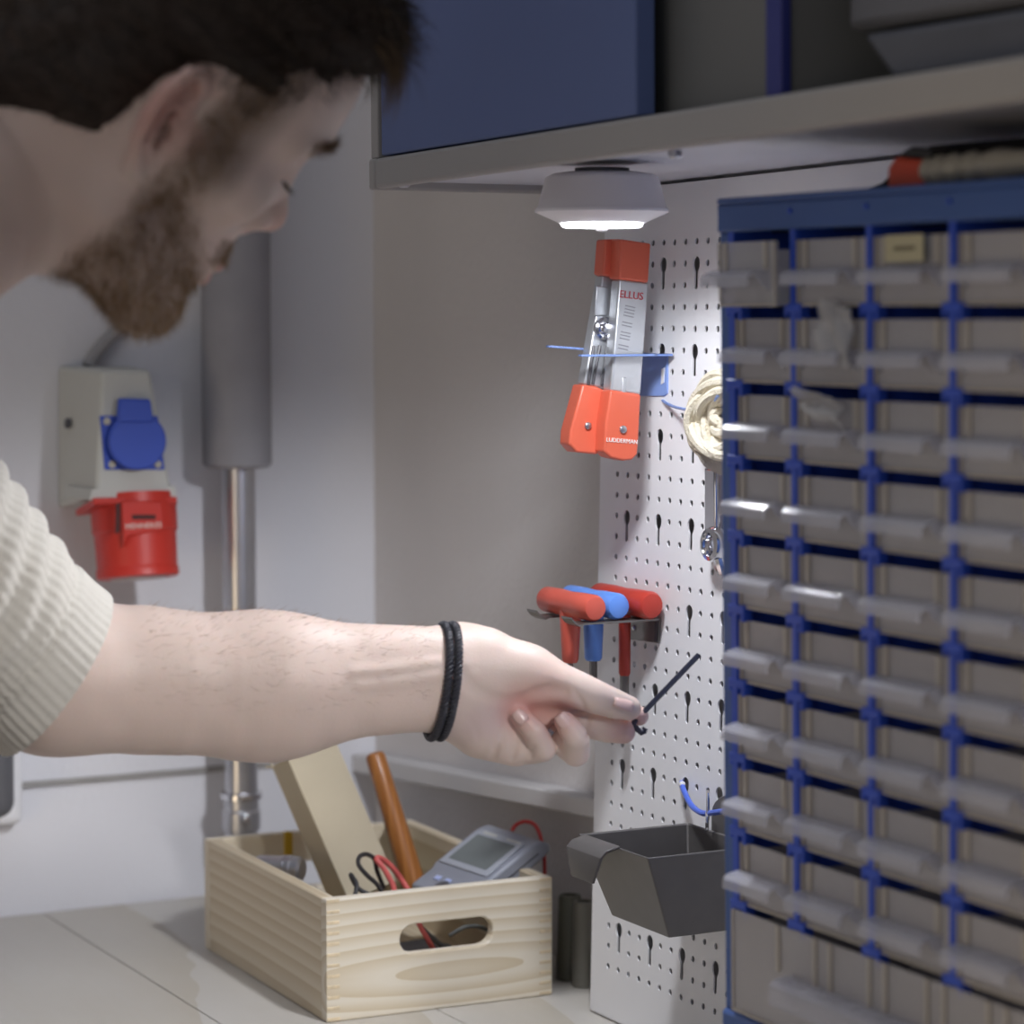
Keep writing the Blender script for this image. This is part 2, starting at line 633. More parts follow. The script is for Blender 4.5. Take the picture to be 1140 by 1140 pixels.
MB().prism([(0.862, 1.222, zb + 0.033), (0.862, 1.192, zb + 0.0055), (0.862, 0.93, zb + 0.0065), (0.862, 0.93, zb + 0.033)], (0.16, 0, 0)).build('tub_body', mat('dull_grey_film', (88, 90, 97), 0.35, var=0.1, vscale=25), flat, bevel=0.004)

# ------------------------------------------------------------------ puck lamp
lamp = thing('cabinet_lamp', 'round white battery lamp glowing under the overhead cabinet', 'lamp', (*LAMP_C, 1.5335))
M_LAMP = mat('lamp_white', (235, 230, 232), 0.35)
M_GLOW = glow('lamp_disc_light', (0.92, 0.95, 1.0), 9.0)
MB().lathe([(0.025, 0.0), (0.033, -0.0012), (0.0368, -0.003), (0.0378, -0.0045), (0.0425, -0.0225), (0.0444, -0.0245), (0.0444, -0.0262), (0.028, -0.0335), (0.0275, -0.032)], (*LAMP_C, 1.5335), (0, 0, 1), 48).build('housing', M_LAMP, lamp, smooth=True)
MB().lathe([(0.0270, -0.0322), (0.0270, -0.0350), (0.0255, -0.0362)], (*LAMP_C, 1.5335), (0, 0, 1), 40).build('light_disc', M_GLOW, lamp, smooth=True)
MB().sphere((*LAMP_C, 1.5335 - 0.0362), 0.005, 14, 8, (1, 1, 0.6)).build('motion_sensor', M_LAMP, lamp, smooth=True)
MB().lathe([(0.018, 0.0), (0.018, 0.0030)], (*LAMP_C, 1.5333), (0, 0, 1), 24).build('magnet_mount', M_DGREY, lamp)

# ------------------------------------------------------------------ folding steel tool in its blue holder
YT = 1.693
M_ORANGE = mat('orange_dip_coat', (226, 108, 82), 0.28, var=0.03, vscale=20)
M_GALV = mat('galvanised_sheet', (205, 208, 212), 0.36, 0.65, var=0.06, vscale=40)
M_LBLUE = mat('pale_blue_coat', (132, 158, 218), 0.4)


def ty(px, py, dy=0.0):
    return on(px, py, 1, YT + dy)


tool = thing('folding_tool', 'folding galvanised tool with orange tips hanging in blue holder', 'tool', ty(690, 505))


def arm(pts_px, dy0, dep, name, mt, parent):
    pts = [ty(x, y, dy0) for x, y in pts_px]
    return MB().prism(pts, (0, dep, 0)).build(name, mt, parent, bevel=0.0016, seg=3)


# front arm (right), a folded channel: galvanised middle, orange ends
a1 = arm([(690, 311), (722.5, 315), (713.5, 440), (680, 435)], -0.008, 0.0125, 'front_arm', M_GALV, tool)
arm([(691, 266), (725, 271), (722, 315), (689.5, 311)], -0.0095, 0.0155, 'orange_cap', M_ORANGE, tool)
arm([(680, 434), (713.8, 439), (711.5, 488), (710, 506), (704, 512), (694, 513), (680, 509.5), (673, 503), (674.5, 470)], -0.0095, 0.0155, 'orange_grip', M_ORANGE, tool)
arm([(693, 420), (698, 420), (697, 452), (692, 452)], -0.0088, 0.002, 'slot_rib', M_GALV, tool)
MB().lathe([(0.0028, 0), (0.0028, 0.0016), (0.0015, 0.0024)], ty(693, 478, -0.0095), (0, -1, 0), 14).build('rivet', M_STEEL, tool, smooth=True)
# rear arm (left), spread out
arm([(671, 306), (688, 311), (679, 435), (669, 432), (650, 428), (655, 400)], 0.009, 0.011, 'rear_arm', M_GALV, tool)
arm([(674, 266.5), (692, 266), (690, 311), (671, 306)], 0.004, 0.014, 'orange_cap', M_ORANGE, tool)
arm([(649, 428), (663, 430), (673, 434), (673, 470), (671, 502), (664, 506), (642, 503.5), (634, 495), (635, 480)], 0.0045, 0.0155, 'orange_grip', M_ORANGE, tool)
MB().lathe([(0.0026, 0), (0.0026, 0.0016), (0.0014, 0.0024)], ty(654, 474, 0.0045), (0, -1, 0), 14).build('rivet', M_STEEL, tool, smooth=True)
MB().lathe([(0.0085, 0), (0.0085, 0.003), (0.0065, 0.004), (0.0045, 0.0035), (0.0035, 0.006), (0.001, 0.0065)], ty(672, 366, 0.009), (0, -1, 0), 24).build('pivot', M_CHROME, tool, smooth=True)
arm([(664, 318), (679, 320), (676, 352), (662, 352)], 0.0075, 0.002, 'pressed_panel', M_GALV, tool)
for (x0, x1) in ((661, 655), (668, 660), (676, 670)):
    MB().tube([ty(x0, 385, 0.007), ty((x0 + x1) / 2, 405, 0.006), ty(x1, 428, 0.0075)], 0.0011, 6).build('spring_wire', M_DGREY, tool, smooth=True)
exv = ty(722, 300, -0.008) - ty(690, 296, -0.008)
Mt = basis(ty(703, 329, -0.0084) - np.array(tool.location), exv, (ty(700, 380, 0) - ty(705, 320, 0)) * -1)
text_mesh('ELLUS', 'red_print', mat('red_print', (196, 70, 80), 0.5), tool, Mt, 0.0076)
Mt2 = basis(ty(692.5, 491, -0.0098) - np.array(tool.location), ty(711, 492, 0) - ty(675, 489, 0), (0, 0, 1))
text_mesh('LUDDERMAN', 'white_print', mat('white_print', (240, 235, 232), 0.5), tool, Mt2, 0.0044)
Mt3 = basis(ty(698.5, 365, -0.0084) - np.array(tool.location), ty(694, 385, 0) - ty(701, 345, 0), ty(722, 300, 0) - ty(690, 296, 0))
text_mesh('|||| || ||| ||', 'grey_print', mat('grey_print', (150, 150, 156), 0.6), tool, Mt3, 0.009)

hook = thing('tool_holder', 'pale blue sheet metal prong holder gripping the folding tool', 'holder', pp(730, 438, 0.0))
# back plate on the board, with a slot drawn as a real raised rib
q = [pp(714, 441, 0.001), pp(741, 441, 0.001), pp(744.5, 438, 0.001), pp(744.5, 394, 0.001), pp(714, 394, 0.001)]
MB().prism(q, PEG_N * 0.0016).build('back_plate', M_LBLUE, hook, bevel=0.0005)
MB().prism([pp(737, 411, 0.0026), pp(740.5, 409, 0.0026), pp(739.5, 426, 0.0026), pp(736.5, 428, 0.0026)], PEG_N * 0.0006).build('slot_rib', M_WHITE, hook)
xi, zi = pl(743.5, 393.5, 0.0)
ztop = pw(xi, 0, zi)[2]


def prong(slope, yb, pts, name):
    """flat bar leaving the board towards the room; pts are (x, y) in plan"""
    MB().prism([(x, y, ztop - 0.0016 + slope * (bx - x)) for x, y in pts], (0, 0, 0.0016)).build(name, M_LBLUE, hook, bevel=0.0004)


bx = 1.0235
ny = pw(xi, 0, zi)[1]
fx = on(651, 393, 1, YT - 0.0165)[0]
rx = on(609, 380, 1, YT + 0.030)[0]
yn, yf = YT - 0.0125, YT + 0.024
prong(0, 0, [(bx, ny), (bx, yn + 0.002), (fx + 0.02, yn), (fx + 0.008, yn + 0.002), (fx, yn + 0.006), (fx, yn + 0.001), (fx + 0.012, yn - 0.004), (bx - 0.02, yn - 0.006)], 'front_prong')
prong(0.075, 0, [(bx, yf + 0.005), (bx, yf), (rx + 0.045, yf), (rx + 0.03, yf - 0.004), (rx + 0.012, yf), (rx, yf + 0.003), (rx, yf + 0.008), (rx + 0.014, yf + 0.006), (rx + 0.03, yf + 0.002), (rx + 0.05, yf + 0.006)], 'rear_prong')
MB().prism([(bx, ny, ztop - 0.0016), (bx, yf + 0.005, ztop - 0.0016), (bx - 0.012, yf + 0.005, ztop - 0.0016), (bx - 0.012, ny - 0.0, ztop - 0.0016)], (0, 0, 0.0016)).build('shelf_bend', M_LBLUE, hook)

# ------------------------------------------------------------------ cord hank on a small blue hook, chrome spanner
M_CORD = mat('cream_cotton_cord', (226, 218, 198), 0.9, bump=0.8, bscale=500)
wire = thing('wire_hook', 'thin blue wire hook on the board carrying the cream cord hank', 'hook', pp(738, 446, 0.001))
MB().tube(bez([pp(737, 444, -0.004), pp(739, 447, 0.003), pp(748, 452, 0.010), pp(757, 454.5, 0.020), pp(766, 455.5, 0.032), pp(790, 450, 0.045), pp(800, 440, 0.05)], 24), 0.0011, 8).build('wire', M_LBLUE, wire, smooth=True)
hank = thing('cord_hank', 'bundled hank of cream cotton cord hanging beside the blue cabinet', 'cord', pp(800, 520, 0.03))
for j in range(30):
    ph = j * 0.7
    sh = 1.0 if j < 16 else 0.25 + 0.05 * (j - 16)
    cx, cy = 806 + 4 * math.sin(ph * 2.1), 466 + 5 * math.cos(ph * 1.3)
    ax, ay = sh * (26 + 12 * ((j * 37) % 10) / 10), sh * (34 + 13 * ((j * 53) % 10) / 10)
    tl = 0.5 * math.sin(ph * 1.9) + 0.35
    pts = []
    for t in np.linspace(0, 2 * PI, 36, endpoint=False):
        u, v = ax * math.cos(t), ay * math.sin(t)
        pts.append(pp(cx + u * math.cos(tl) - v * math.sin(tl), cy + u * math.sin(tl) + v * math.cos(tl), 0.030 + 0.012 * math.sin(t + ph) + 0.0016 * (j % 5)))
    MB().tube(pts, 0.0036, 7, closed=True).build('cord_loop', M_CORD, hank, smooth=True)
M_CORDD = mat('grey_cord_tail', (176, 168, 158), 0.9, bump=0.8, bscale=500)
for j in range(7):
    MB().tube(bez([pp(778 + 4 * j, 500 - 3 * j, 0.036), pp(784 + 4 * j, 512 - 2 * j, 0.040), pp(792 + 4 * j, 519 - j, 0.034), pp(808 + 3 * j, 526, 0.026)], 12), 0.0030, 6).build('cord_tail', M_CORDD, hank, smooth=True)
span = thing('spanner', 'chrome ring spanner hanging on the board beside the blue cabinet', 'spanner', pp(798, 634, 0.006))
MB().prism([pp(790, 520, 0.006), pp(802, 522, 0.006), pp(803, 590, 0.006), pp(790, 592, 0.006)], PEG_N * 0.005).build('shaft', M_CHROME, span, bevel=0.0018)
cst = pp(801, 606, 0.006)
MB().lathe([(0.0065, -0.001), (0.0070, 0.008), (0.0085, 0.010), (0.0115, 0.009), (0.013, 0.005), (0.013, 0.002), (0.0115, -0.001), (0.0065, -0.001)], cst, PEG_N, 28, caps=False).build('ring_end', M_CHROME, span, smooth=True)
MB().tube([pp(800, 622, 0.010), pp(802, 630, 0.009), pp(804, 640, 0.008)], [0.004, 0.0045, 0.003], 10).build('tail', M_CHROME, span, smooth=True)

# ------------------------------------------------------------------ T-handle keys in their rack
rack = thing('key_rack', 'grey steel two-prong rack on the board holding T-handle keys', 'rack', pp(712, 715, 0.0))
M_RACK = mat('raw_grey_steel', (128, 125, 122), 0.35, 0.75, var=0.1, vscale=25)
MB().prism([pp(691, 710, 0.0012), pp(735, 716, 0.0012), pp(736.5, 690, 0.0012), pp(691, 686, 0.0012)], PEG_N * 0.0018).build('back_plate', M_RACK, rack, bevel=0.0005)
MB().prism([pp(729, 714, 0.003), pp(732, 714.4, 0.003), pp(732.5, 692, 0.003), pp(729.5, 691.6, 0.003)], PEG_N * 0.0005).build('slot_rib', M_DGREY, rack)
MB().prism([pp(692, 709, 0.003), pp(694.5, 709, 0.003), pp(694.5, 690, 0.003), pp(692, 690, 0.003)], PEG_N * 0.0005).build('slot_rib', M_DGREY, rack)
MB().lathe([(0.0022, 0), (0.0020, 0.001), (0.0008, 0.0017)], pp(706, 699, 0.003), PEG_N, 12).build('screw', M_CHROME, rack, smooth=True)
ra, rb = pp(735.5, 688.5, 0.002), pp(700, 684, 0.002)
zr = ra[2]
xa = ra[0]


def rx_(px, py):
    return on(px, py, 2, zr)


def bar(name, ya, yb, tip):
    n = 10
    top = [(xa, zr), (tip + 0.010, zr), (tip + 0.006, zr - 0.0012), (tip + 0.002, zr + 0.001), (tip - 0.001, zr + 0.0045)]
    vs, fs = [], []
    for (x, z) in top:
        for y in (ya, yb):
            vs += [(x, y, z), (x, y, z - 0.0015)]
    for i in range(len(top) - 1):
        o = i * 4
        fs += [(o, o + 4, o + 6, o + 2), (o + 1, o + 3, o + 7, o + 5), (o, o + 1, o + 5, o + 4), (o + 2, o + 6, o + 7, o + 3)]
    fs += [(0, 2, 3, 1), (len(vs) - 4, len(vs) - 3, len(vs) - 1, len(vs) - 2)]
    MB().add(vs, fs).build(name, M_RACK, rack)


yr, yl = ra[1], rb[1] + 0.018
tip1, tip2 = on(632, 682, 1, yr + 0.008)[0], on(591, 676, 1, yl)[0]
bar('prong', yr, yr + 0.016, tip1)
bar('prong', yl - 0.012, yl + 0.004, tip2)


def tkey(label, off, px_end, length, r, stem_r0, stem_r1, stem_len, mt, shaft_r, shaft_len, tone, stem_at=0.5):
    """T-handle key: bar along the board, stem and shaft hanging between the prongs"""
    ex, ey = px_end
    e = onp(ex, ey, PEG_O + PEG_N * off, PEG_N)
    e[2] = zr + r + 0.0005
    k = thing('hex_key', label, 'hex key', (e[0], e[1] + length * stem_at, zr - stem_len - shaft_len + 0.001), group='T-handle keys in the rack')
    MB().lathe([(r * 0.55, 0), (r * 0.85, 0.001), (r, 0.004), (r, length * 0.3), (r * 0.93, length * 0.5), (r, length * 0.7), (r * 0.98, length - 0.004), (r * 0.8, length - 0.0008), (r * 0.5, length)], (e[0], e[1], e[2]), (0, 1, 0), 22).build('handle', mt, k, smooth=True)
    sy = e[1] + length * stem_at
    MB().lathe([(stem_r0, 0.0), (stem_r0, -0.004), (stem_r1, -stem_len + 0.002), (stem_r1 * 0.8, -stem_len)], (e[0], sy, e[2] - r * 0.4), (0, 0, 1), 18).build('stem', mt, k, smooth=True)
    z1 = e[2] - r * 0.4 - stem_len
    MB().lathe([(shaft_r, 0.0), (shaft_r, -shaft_len)], (e[0], sy, z1 + 0.002), (0, 0, 1), 6).build('shaft', M_RACK, k)


M_TBLUE = mat('sky_blue_plastic', (104, 152, 236), 0.3)
M_TRED = mat('coral_red_plastic', (212, 96, 80), 0.32)
M_TDRED = mat('brick_red_plastic', (186, 62, 50), 0.35)
tkey('red T-handle hex key nearest the front of the rack', 0.058, (664, 668), 0.078, 0.0098, 0.0082, 0.0062, 0.040, M_TRED, 0.0022, 0.05, 0)
tkey('blue T-handle hex key between the two red ones', 0.037, (690, 671), 0.078, 0.0098, 0.0080, 0.0066, 0.040, M_TBLUE, 0.0030, 0.055, 0)
tkey('red T-handle hex key at the back against the board', 0.015, (727, 672), 0.082, 0.0104, 0.0046, 0.0044, 0.052, M_TDRED, 0.0034, 0.05, 0)

# ------------------------------------------------------------------ black bin, blue hook over it
bin_ = None
XF, XFB = 0.921, 0.948
xb = 1.013
A_, B_ = on(643, 924, 0, XF), on(721, 960, 0, XF)
zt = (A_[2] + B_[2]) / 2
C_, D_ = on(745, 1050, 0, XFB), on(681, 1014, 0, XFB)
zbm = (C_[2] + D_[2]) / 2
yA, yB, yC, yD = A_[1], B_[1], C_[1], D_[1]
bin_ = thing('hanging_bin', 'dark grey open plastic bin hanging low on the perforated board', 'bin', ((XF + xb) / 2, (yA + yB) / 2, zbm))
M_BIN = mat('anthracite_plastic', (98, 95, 94), 0.38, var=0.05, vscale=60)
th = 0.0022
outer = [(XF, yA, zt), (XF, yB, zt), (xb, yB, zt), (xb, yA, zt)]
inner = [(XF + th, yA - th, zt), (XF + th, yB + th, zt), (xb - th, yB + th, zt), (xb - th, yA - th, zt)]
outb = [(XFB, yD, zbm), (XFB, yC, zbm), (xb, yC, zbm), (xb, yD, zbm)]
innb = [(XFB + th, yD - th, zbm + th), (XFB + th, yC + th, zbm + th), (xb - th, yC + th, zbm + th), (xb - th, yD - th, zbm + th)]
fs = []
for i in range(4):
    j = (i + 1) % 4
    fs += [(i, j, 4 + j, 4 + i), (j, i, 8 + i, 8 + j), (4 + i, 4 + j, 12 + j, 12 + i)]
fs += [(8, 11, 10, 9), (12, 13, 14, 15)]
MB().add(outer + inner + outb + innb, fs).build('bin_body', M_BIN, bin_, bevel=0.0012, seg=2)
# bent grip lip on the front rim
ym, hw = (yA + yB) / 2 + 0.014, 0.024
vs = []
prof = [(XF + 0.001, zt - 0.0005), (XF - 0.0095, zt - 0.0030), (XF - 0.0130, zt - 0.0065), (XF - 0.0140, zt - 0.025)]
for (x, z), w_ in zip(prof, (hw, hw, hw, hw * 0.62)):
    vs += [(x, ym + w_, z), (x, ym - w_, z)]
MB().add(vs, [(0, 1, 3, 2), (2, 3, 5, 4), (4, 5, 7, 6)]).build('grip_lip', M_BIN, bin_, solid=0.0022, bevel=0.0005)
# hanging plate with round shoulders behind the rim
hp = []
yc = (yA + yB) / 2 - 0.018
for t in np.linspace(0, PI, 13):
    hp.append((xb + 0.001, yc + 0.034 * math.cos(t), zt + 0.012 + 0.018 * math.sin(t)))
hp = [(xb + 0.001, yc + 0.034, zt - 0.002)] + hp + [(xb + 0.001, yc - 0.034, zt - 0.002)]
MB().prism(hp, (-0.0022, 0, 0)).build('hanging_plate', M_BIN, bin_, bevel=0.0006)
MB().box(xb - 0.004, xb - 0.002, yc + 0.008, yc + 0.0095, zbm + 0.004, zt - 0.018).build('inner_rib', mat('pale_rib', (150, 148, 150), 0.4), bin_)
MB().para((XFB + 0.02, yC + 0.004, zbm + 0.003), (0.0, 0.03, 0), (0.002, 0, 0), (0, 0, 0.03)).build('divider', M_BIN, bin_)

bh = thing('board_hook', 'bent blue rod hook in a keyhole above the dark bin', 'hook', pp(759, 874, 0.001))
M_RODBLUE = mat('royal_blue_coat', (82, 112, 214), 0.35)
MB().tube(bez([pp(759, 869, -0.004), pp(759.5, 874, 0.004), pp(763, 884, 0.010), pp(771, 898, 0.014), pp(783, 905.5, 0.018), pp(799, 904, 0.022), pp(815, 902, 0.026)], 30), 0.0021, 10).build('rod', M_RODBLUE, bh, smooth=True)
MB().sphere(pp(759.5, 873.5, 0.005), 0.0026, 10, 6).build('rod_tip', M_WHITE, bh, smooth=True)
clip = thing('split_ring', 'small chrome ring clip hanging from the blue rod hook', 'ring', pp(787, 923, 0.02))
ctr = pp(788, 897, 0.0195)
MB().tube([ctr + np.array([0.0035 * math.sin(t) * 0.5, 0.0035 * math.sin(t), 0.0105 * math.cos(t)]) for t in np.linspace(0, 2 * PI, 24, endpoint=False)], 0.0009, 6, closed=True).build('link', M_CHROME, clip, smooth=True)
ctr2 = pp(787, 914, 0.0195)
MB().tube([ctr2 + np.array([0.0055 * math.sin(t) * 0.6, 0.0055 * math.sin(t), 0.0065 * math.cos(t)]) for t in np.linspace(0, 2 * PI, 24, endpoint=False)], 0.0012, 6, closed=True).build('ring', M_CHROME, clip, smooth=True)

# ------------------------------------------------------------------ blue drawer cabinet
M_FRAME = mat('blue_grey_plastic_frame', (62, 92, 152), 0.45, var=0.03, vscale=10)
M_GRID = mat('cobalt_plastic_grid', (44, 78, 186), 0.42)
M_CLEAR = clear('cloudy_clear_plastic', (236, 233, 234), 0.36, 0.22, tint=(0.86, 0.86, 0.88), bump=0.12)
M_CLEAR2 = clear('cloudy_clear_handle', (214, 214, 222), 0.36, 0.16, tint=(0.9, 0.9, 0.92), bump=0.1)
M_RIBS = clear('frosted_rib', (204, 196, 184), 0.62, 0.35)
DO = np.array([0.8738, 1.371, 1.005])
DROT = (math.radians(0.9), 0, -PI / 2)
DM = np.array(Euler(DROT).to_matrix())


def dw(x, y, z):
    return DO + DM @ np.array([x, y, z])


NC, NR = 5, 9
COLX = [0.0042 + 0.0745 * i for i in range(NC + 1)]
ROWP, ROW0 = 0.0449, 0.080
CW, CH, CDEP = COLX[-1] + 0.0125, 0.504, 0.143
dcab = thing('drawer_cabinet', 'blue small-parts cabinet of clear plastic drawers on the board', 'drawer cabinet', DO, DROT)


def db(x0, x1, y0, y1, z0, z1):
    return MB().box(x0, x1, y0, y1, z0, z1)


db(0.0, 0.0035, 0.0, CDEP, 0.0, CH).build('side_panel', M_FRAME, dcab, local=True, bevel=0.001)
db(CW - 0.0035, CW, 0.0, CDEP, 0.0, CH).build('side_panel', M_FRAME, dcab, local=True, bevel=0.001)
db(0.0035, CW - 0.0035, CDEP - 0.003, CDEP, 0.0, CH).build('back_panel', M_GRID, dcab, local=True)
db(0.0, CW, -0.002, CDEP, CH - 0.004, CH).build('top_panel', M_FRAME, dcab, local=True, bevel=0.0012)
db(-0.001, CW + 0.001, -0.003, CDEP, 0.0, 0.013).build('base', M_FRAME, dcab, local=True, bevel=0.003)
db(0.0, CW, -0.002, 0.004, CH - 0.0205, CH - 0.004).build('top_rail', M_FRAME, dcab, local=True, bevel=0.0015)
db(0.0, 0.0105, 0.0002, 0.006, 0.013, CH - 0.0205).build('front_stile', M_FRAME, dcab, local=True, bevel=0.0015)
db(CW - 0.0105, CW, 0.0002, 0.006, 0.013, CH - 0.0205).build('front_stile', M_FRAME, dcab, local=True, bevel=0.0015)
zt_ = ROW0 + NR * ROWP
for i in range(0, NC):
    x = COLX[i] if i else 0.0135
    hw_ = 0.0026 if i else 0.003
    db(x - hw_, x + hw_, -0.0008, CDEP - 0.003, ROW0 - 0.003, zt_).build('upright', M_GRID, dcab, local=True)
M_SHELF_SHADE = mat('shaded_navy_shelf', (26, 32, 66), 0.6)  # shelf blue darkened in its colour to shade the gaps between drawers
for k in range(NR + 1):
    z = ROW0 + k * ROWP
    o = db(0.0105, CW - 0.0105, 0.026, CDEP - 0.003, z - 0.0012, z).build('drawer_shelf', M_SHELF_SHADE, dcab, local=True)
# moulded nibs where the uprights cross the shelves
nib = None
for k in range(NR):
    for i in range(0, NC):
        x = COLX[i] if i else 0.0135
        z = ROW0 + k * ROWP
        if nib is None:
            m = MB()
            m.box(-0.0085, 0.0085, -0.0014, 0.006, -0.0030, 0.0022)
            m.box(0.0050, 0.0085, -0.0014, 0.006, -0.0075, -0.0030)
            m.box(-0.0085, -0.0055, -0.0014, 0.006, -0.0055, -0.0030)
            nib = m.build('nib', M_GRID, dcab, local=True, bevel=0.0006)
            c = nib
        else:
            c = nib.copy()
            COL.objects.link(c)
        c.location = (x + (0.003 if i == 0 else 0), 0, z)
for i in range(1, NC):
    MB().lathe([(0.0016, 0), (0.0016, 0.0012), (0.0006, 0.0016)], (COLX[i], -0.002, CH - 0.010), (0, -1, 0), 10).build('pin', M_GRID, dcab, local=True)


def drawer_meshes(w, h, d, windows=1, inset=0.0):
    """meshes of one clear drawer; origin at the lower left of its front plate"""
    body = MB()
    t = 0.0013
    body.box(0, w, 0, t, 0, h)
    body.box(0.001, 0.001 + t, t, d, 0.0005, h * 0.86)
    body.box(w - 0.001 - t, w - 0.001, t, d, 0.0005, h * 0.86)
    body.box(0.001, w - 0.001, t, d, 0.0003, 0.0003 + t)
    body.box(0.001, w - 0.001, d - t, d, 0.0003, h * 0.80)
    ribs = MB()
    e = 0.0016
    ribs.box(0, w, -e, 0, 0, 0.0016)
    ribs.box(0, e, -e, 0, 0.0016, h)
    ribs.box(w - e, w, -e, 0, 0.0016, h)
    wn = (w - inset) / windows
    for k in range(windows):
        a = inset + wn * k
        ribs.box(a + wn * 0.085, a + wn * 0.145, -e, 0, h * 0.56, h)
        ribs.box(a + wn * 0.80, a + wn * 0.86, -e, 0, h * 0.56, h)
    hd = MB()
    x0, x1 = inset + (w - inset) * 0.06, w * (0.88 if windows == 1 else 0.99)
    zt, L, lip = h * 0.56, 0.0165, h * 0.24
    tt = 0.0014
    # curved top plate and front lip, one section swept along the drawer
    sec = [(0.0, zt), (-L * 0.35, zt + 0.0006), (-L * 0.8, zt - 0.001), (-L * 0.97, zt - 0.0032), (-L, zt - lip)]
    ins = [(0.0, zt - tt), (-L * 0.35, zt - tt + 0.0004), (-L * 0.78, zt - tt - 0.0012), (-L * 0.91, zt - tt - 0.0036), (-L + tt, zt - lip)]
    n = len(sec)
    vs = [(x0, y, z) for y, z in sec] + [(x0, y, z) for y, z in ins] + [(x1, y, z) for y, z in sec] + [(x1, y, z) for y, z in ins]
    fs = []
    for i in range(n - 1):
        fs += [(i, i + 1, 2 * n + i + 1, 2 * n + i), (n + i + 1, n + i, 3 * n + i, 3 * n + i + 1), (i + 1, i, n + i, n + i + 1), (2 * n + i, 2 * n + i + 1, 3 * n + i + 1, 3 * n + i)]
    fs += [(n - 1, 2 * n - 1, 4 * n - 1, 3 * n - 1)]
    hd.add(vs, fs)
    # curved end webs
    for xe in (x0, x1 - tt):
        web = [(xe, 0, zt - tt), (xe, -L * 0.62, zt - tt), (xe, -L * 0.50, zt - lip * 0.55), (xe, -L * 0.30, zt - lip * 0.95), (xe, 0, zt - lip * 1.35)]
        hd.prism(web, (tt, 0, 0))
    return body, ribs, hd


DH = 0.0376
protos = {}


def put_drawer(key, w, h, d, loc, rz=0.0, rx=0.0, windows=1, inset=0.0):
    if key not in protos:
        b, r, hd = drawer_meshes(w, h, d, windows, inset)
        o = b.build('drawer', M_CLEAR, dcab, local=True)
        r_ = r.build('front_rib', M_RIBS, o, local=True)
        h_ = hd.build('handle', M_CLEAR2, o, local=True)
        protos[key] = (o, r_, h_)
    else:
        s = protos[key]
        o = s[0].copy()
        COL.objects.link(o)
        for q in s[1:]:
            c = q.copy()
            COL.objects.link(c)
            c.parent = o
    o.location = loc
    o.rotation_euler = (rx, 0, rz)
    return o


for i in range(NC):
    x0 = COLX[i] + 0.0032 if i else 0.0172
    w = COLX[i + 1] - 0.0032 - x0
    for k in range(NR):
        z = ROW0 + k * ROWP + 0.0005
        out = -0.0030 + 0.0022 * float(rng.random())
        rz, rx = 0.0, 0.0
        if (i, k) == (0, 8):
            out, rx, rz = 0.010, 0.02, 0.015
        put_drawer('first' if i == 0 else 'small', w, DH, 0.126, (x0, -out, z), rz, rx)
put_drawer('wide', COLX[-1] - 0.012, 0.062, 0.130, (0.0125, -0.002, 0.0145), windows=6, inset=0.044)

# what shows inside and between the drawers
M_GREEN = mat('lime_green_card', (130, 160, 40), 0.6)


def dcell(i, k, fx=0.5, fz=0.0, y=0.03):
    x0 = COLX[i] + 0.0045 if i else 0.0185
    x1 = COLX[i + 1] - 0.0045
    return x0 + (x1 - x0) * fx, y, ROW0 + k * ROWP + 0.0025 + fz


def inside(name, label, cat, i, k, mt, kind, group=None):
    c = dcell(i, k)
    t = thing(name, label, cat, dw(*c), DROT, group)
    return t


g = inside('green_card', 'lime green card inside the top left clear drawer', 'card', 0, 8, M_GREEN, 0)
MB().prism([(-0.002, -0.030, 0.0015), (0.018, -0.034, 0.0015), (0.023, -0.028, 0.008), (0.010, -0.026, 0.0065)], (0, 0.05, 0)).build('folded_card', M_GREEN, g, local=True)
lb = thing('drawer_label', 'cream paper label on the third drawer of the top row', 'label', dw(COLX[2] + 0.036, -0.0035, ROW0 + 8 * ROWP + 0.024), DROT)
MB().box(-0.017, 0.017, 0, 0.0006, 0, 0.0145).build('paper', mat('cream_paper', (190, 182, 150), 0.8), lb, local=True)
MB().box(-0.009, 0.010, -0.0002, 0.0, 0.006, 0.0085).build('print_line', mat('faded_print', (128, 120, 98), 0.8), lb, local=True)

M_PARTS = [mat('grey_parts', (120, 116, 108), 0.5), mat('beige_parts', (150, 140, 112), 0.6), mat('violet_parts', (84, 76, 150), 0.5), mat('brass_parts', (150, 132, 70), 0.4, 0.4), mat('dark_parts', (40, 40, 46), 0.5), mat('white_parts', (205, 205, 208), 0.5)]
fills = [(1, 7, 0), (2, 6, 1), (3, 6, 1), (2, 5, 1), (3, 5, 2), (0, 7, 4), (0, 6, 4), (0, 5, 2), (1, 5, 4), (2, 4, 2), (3, 4, 2), (0, 4, 0), (1, 4, 0), (0, 3, 0), (1, 3, 0), (2, 3, 2), (3, 3, 2), (0, 2, 3), (1, 2, 3), (2, 2, 2), (3, 2, 5), (0, 1, 4), (1, 1, 0), (2, 1, 0), (3, 1, 2), (0, 0, 1), (1, 0, 1), (2, 0, 0), (3, 0, 5), (2, 8, 2), (3, 8, 2), (1, 8, 0), (2, 7, 2), (3, 7, 2), (1, 6, 0)]
names = {0: 'grey fixings', 1: 'beige plugs', 2: 'violet clips', 3: 'brass screws', 4: 'dark screws', 5: 'white clips'}
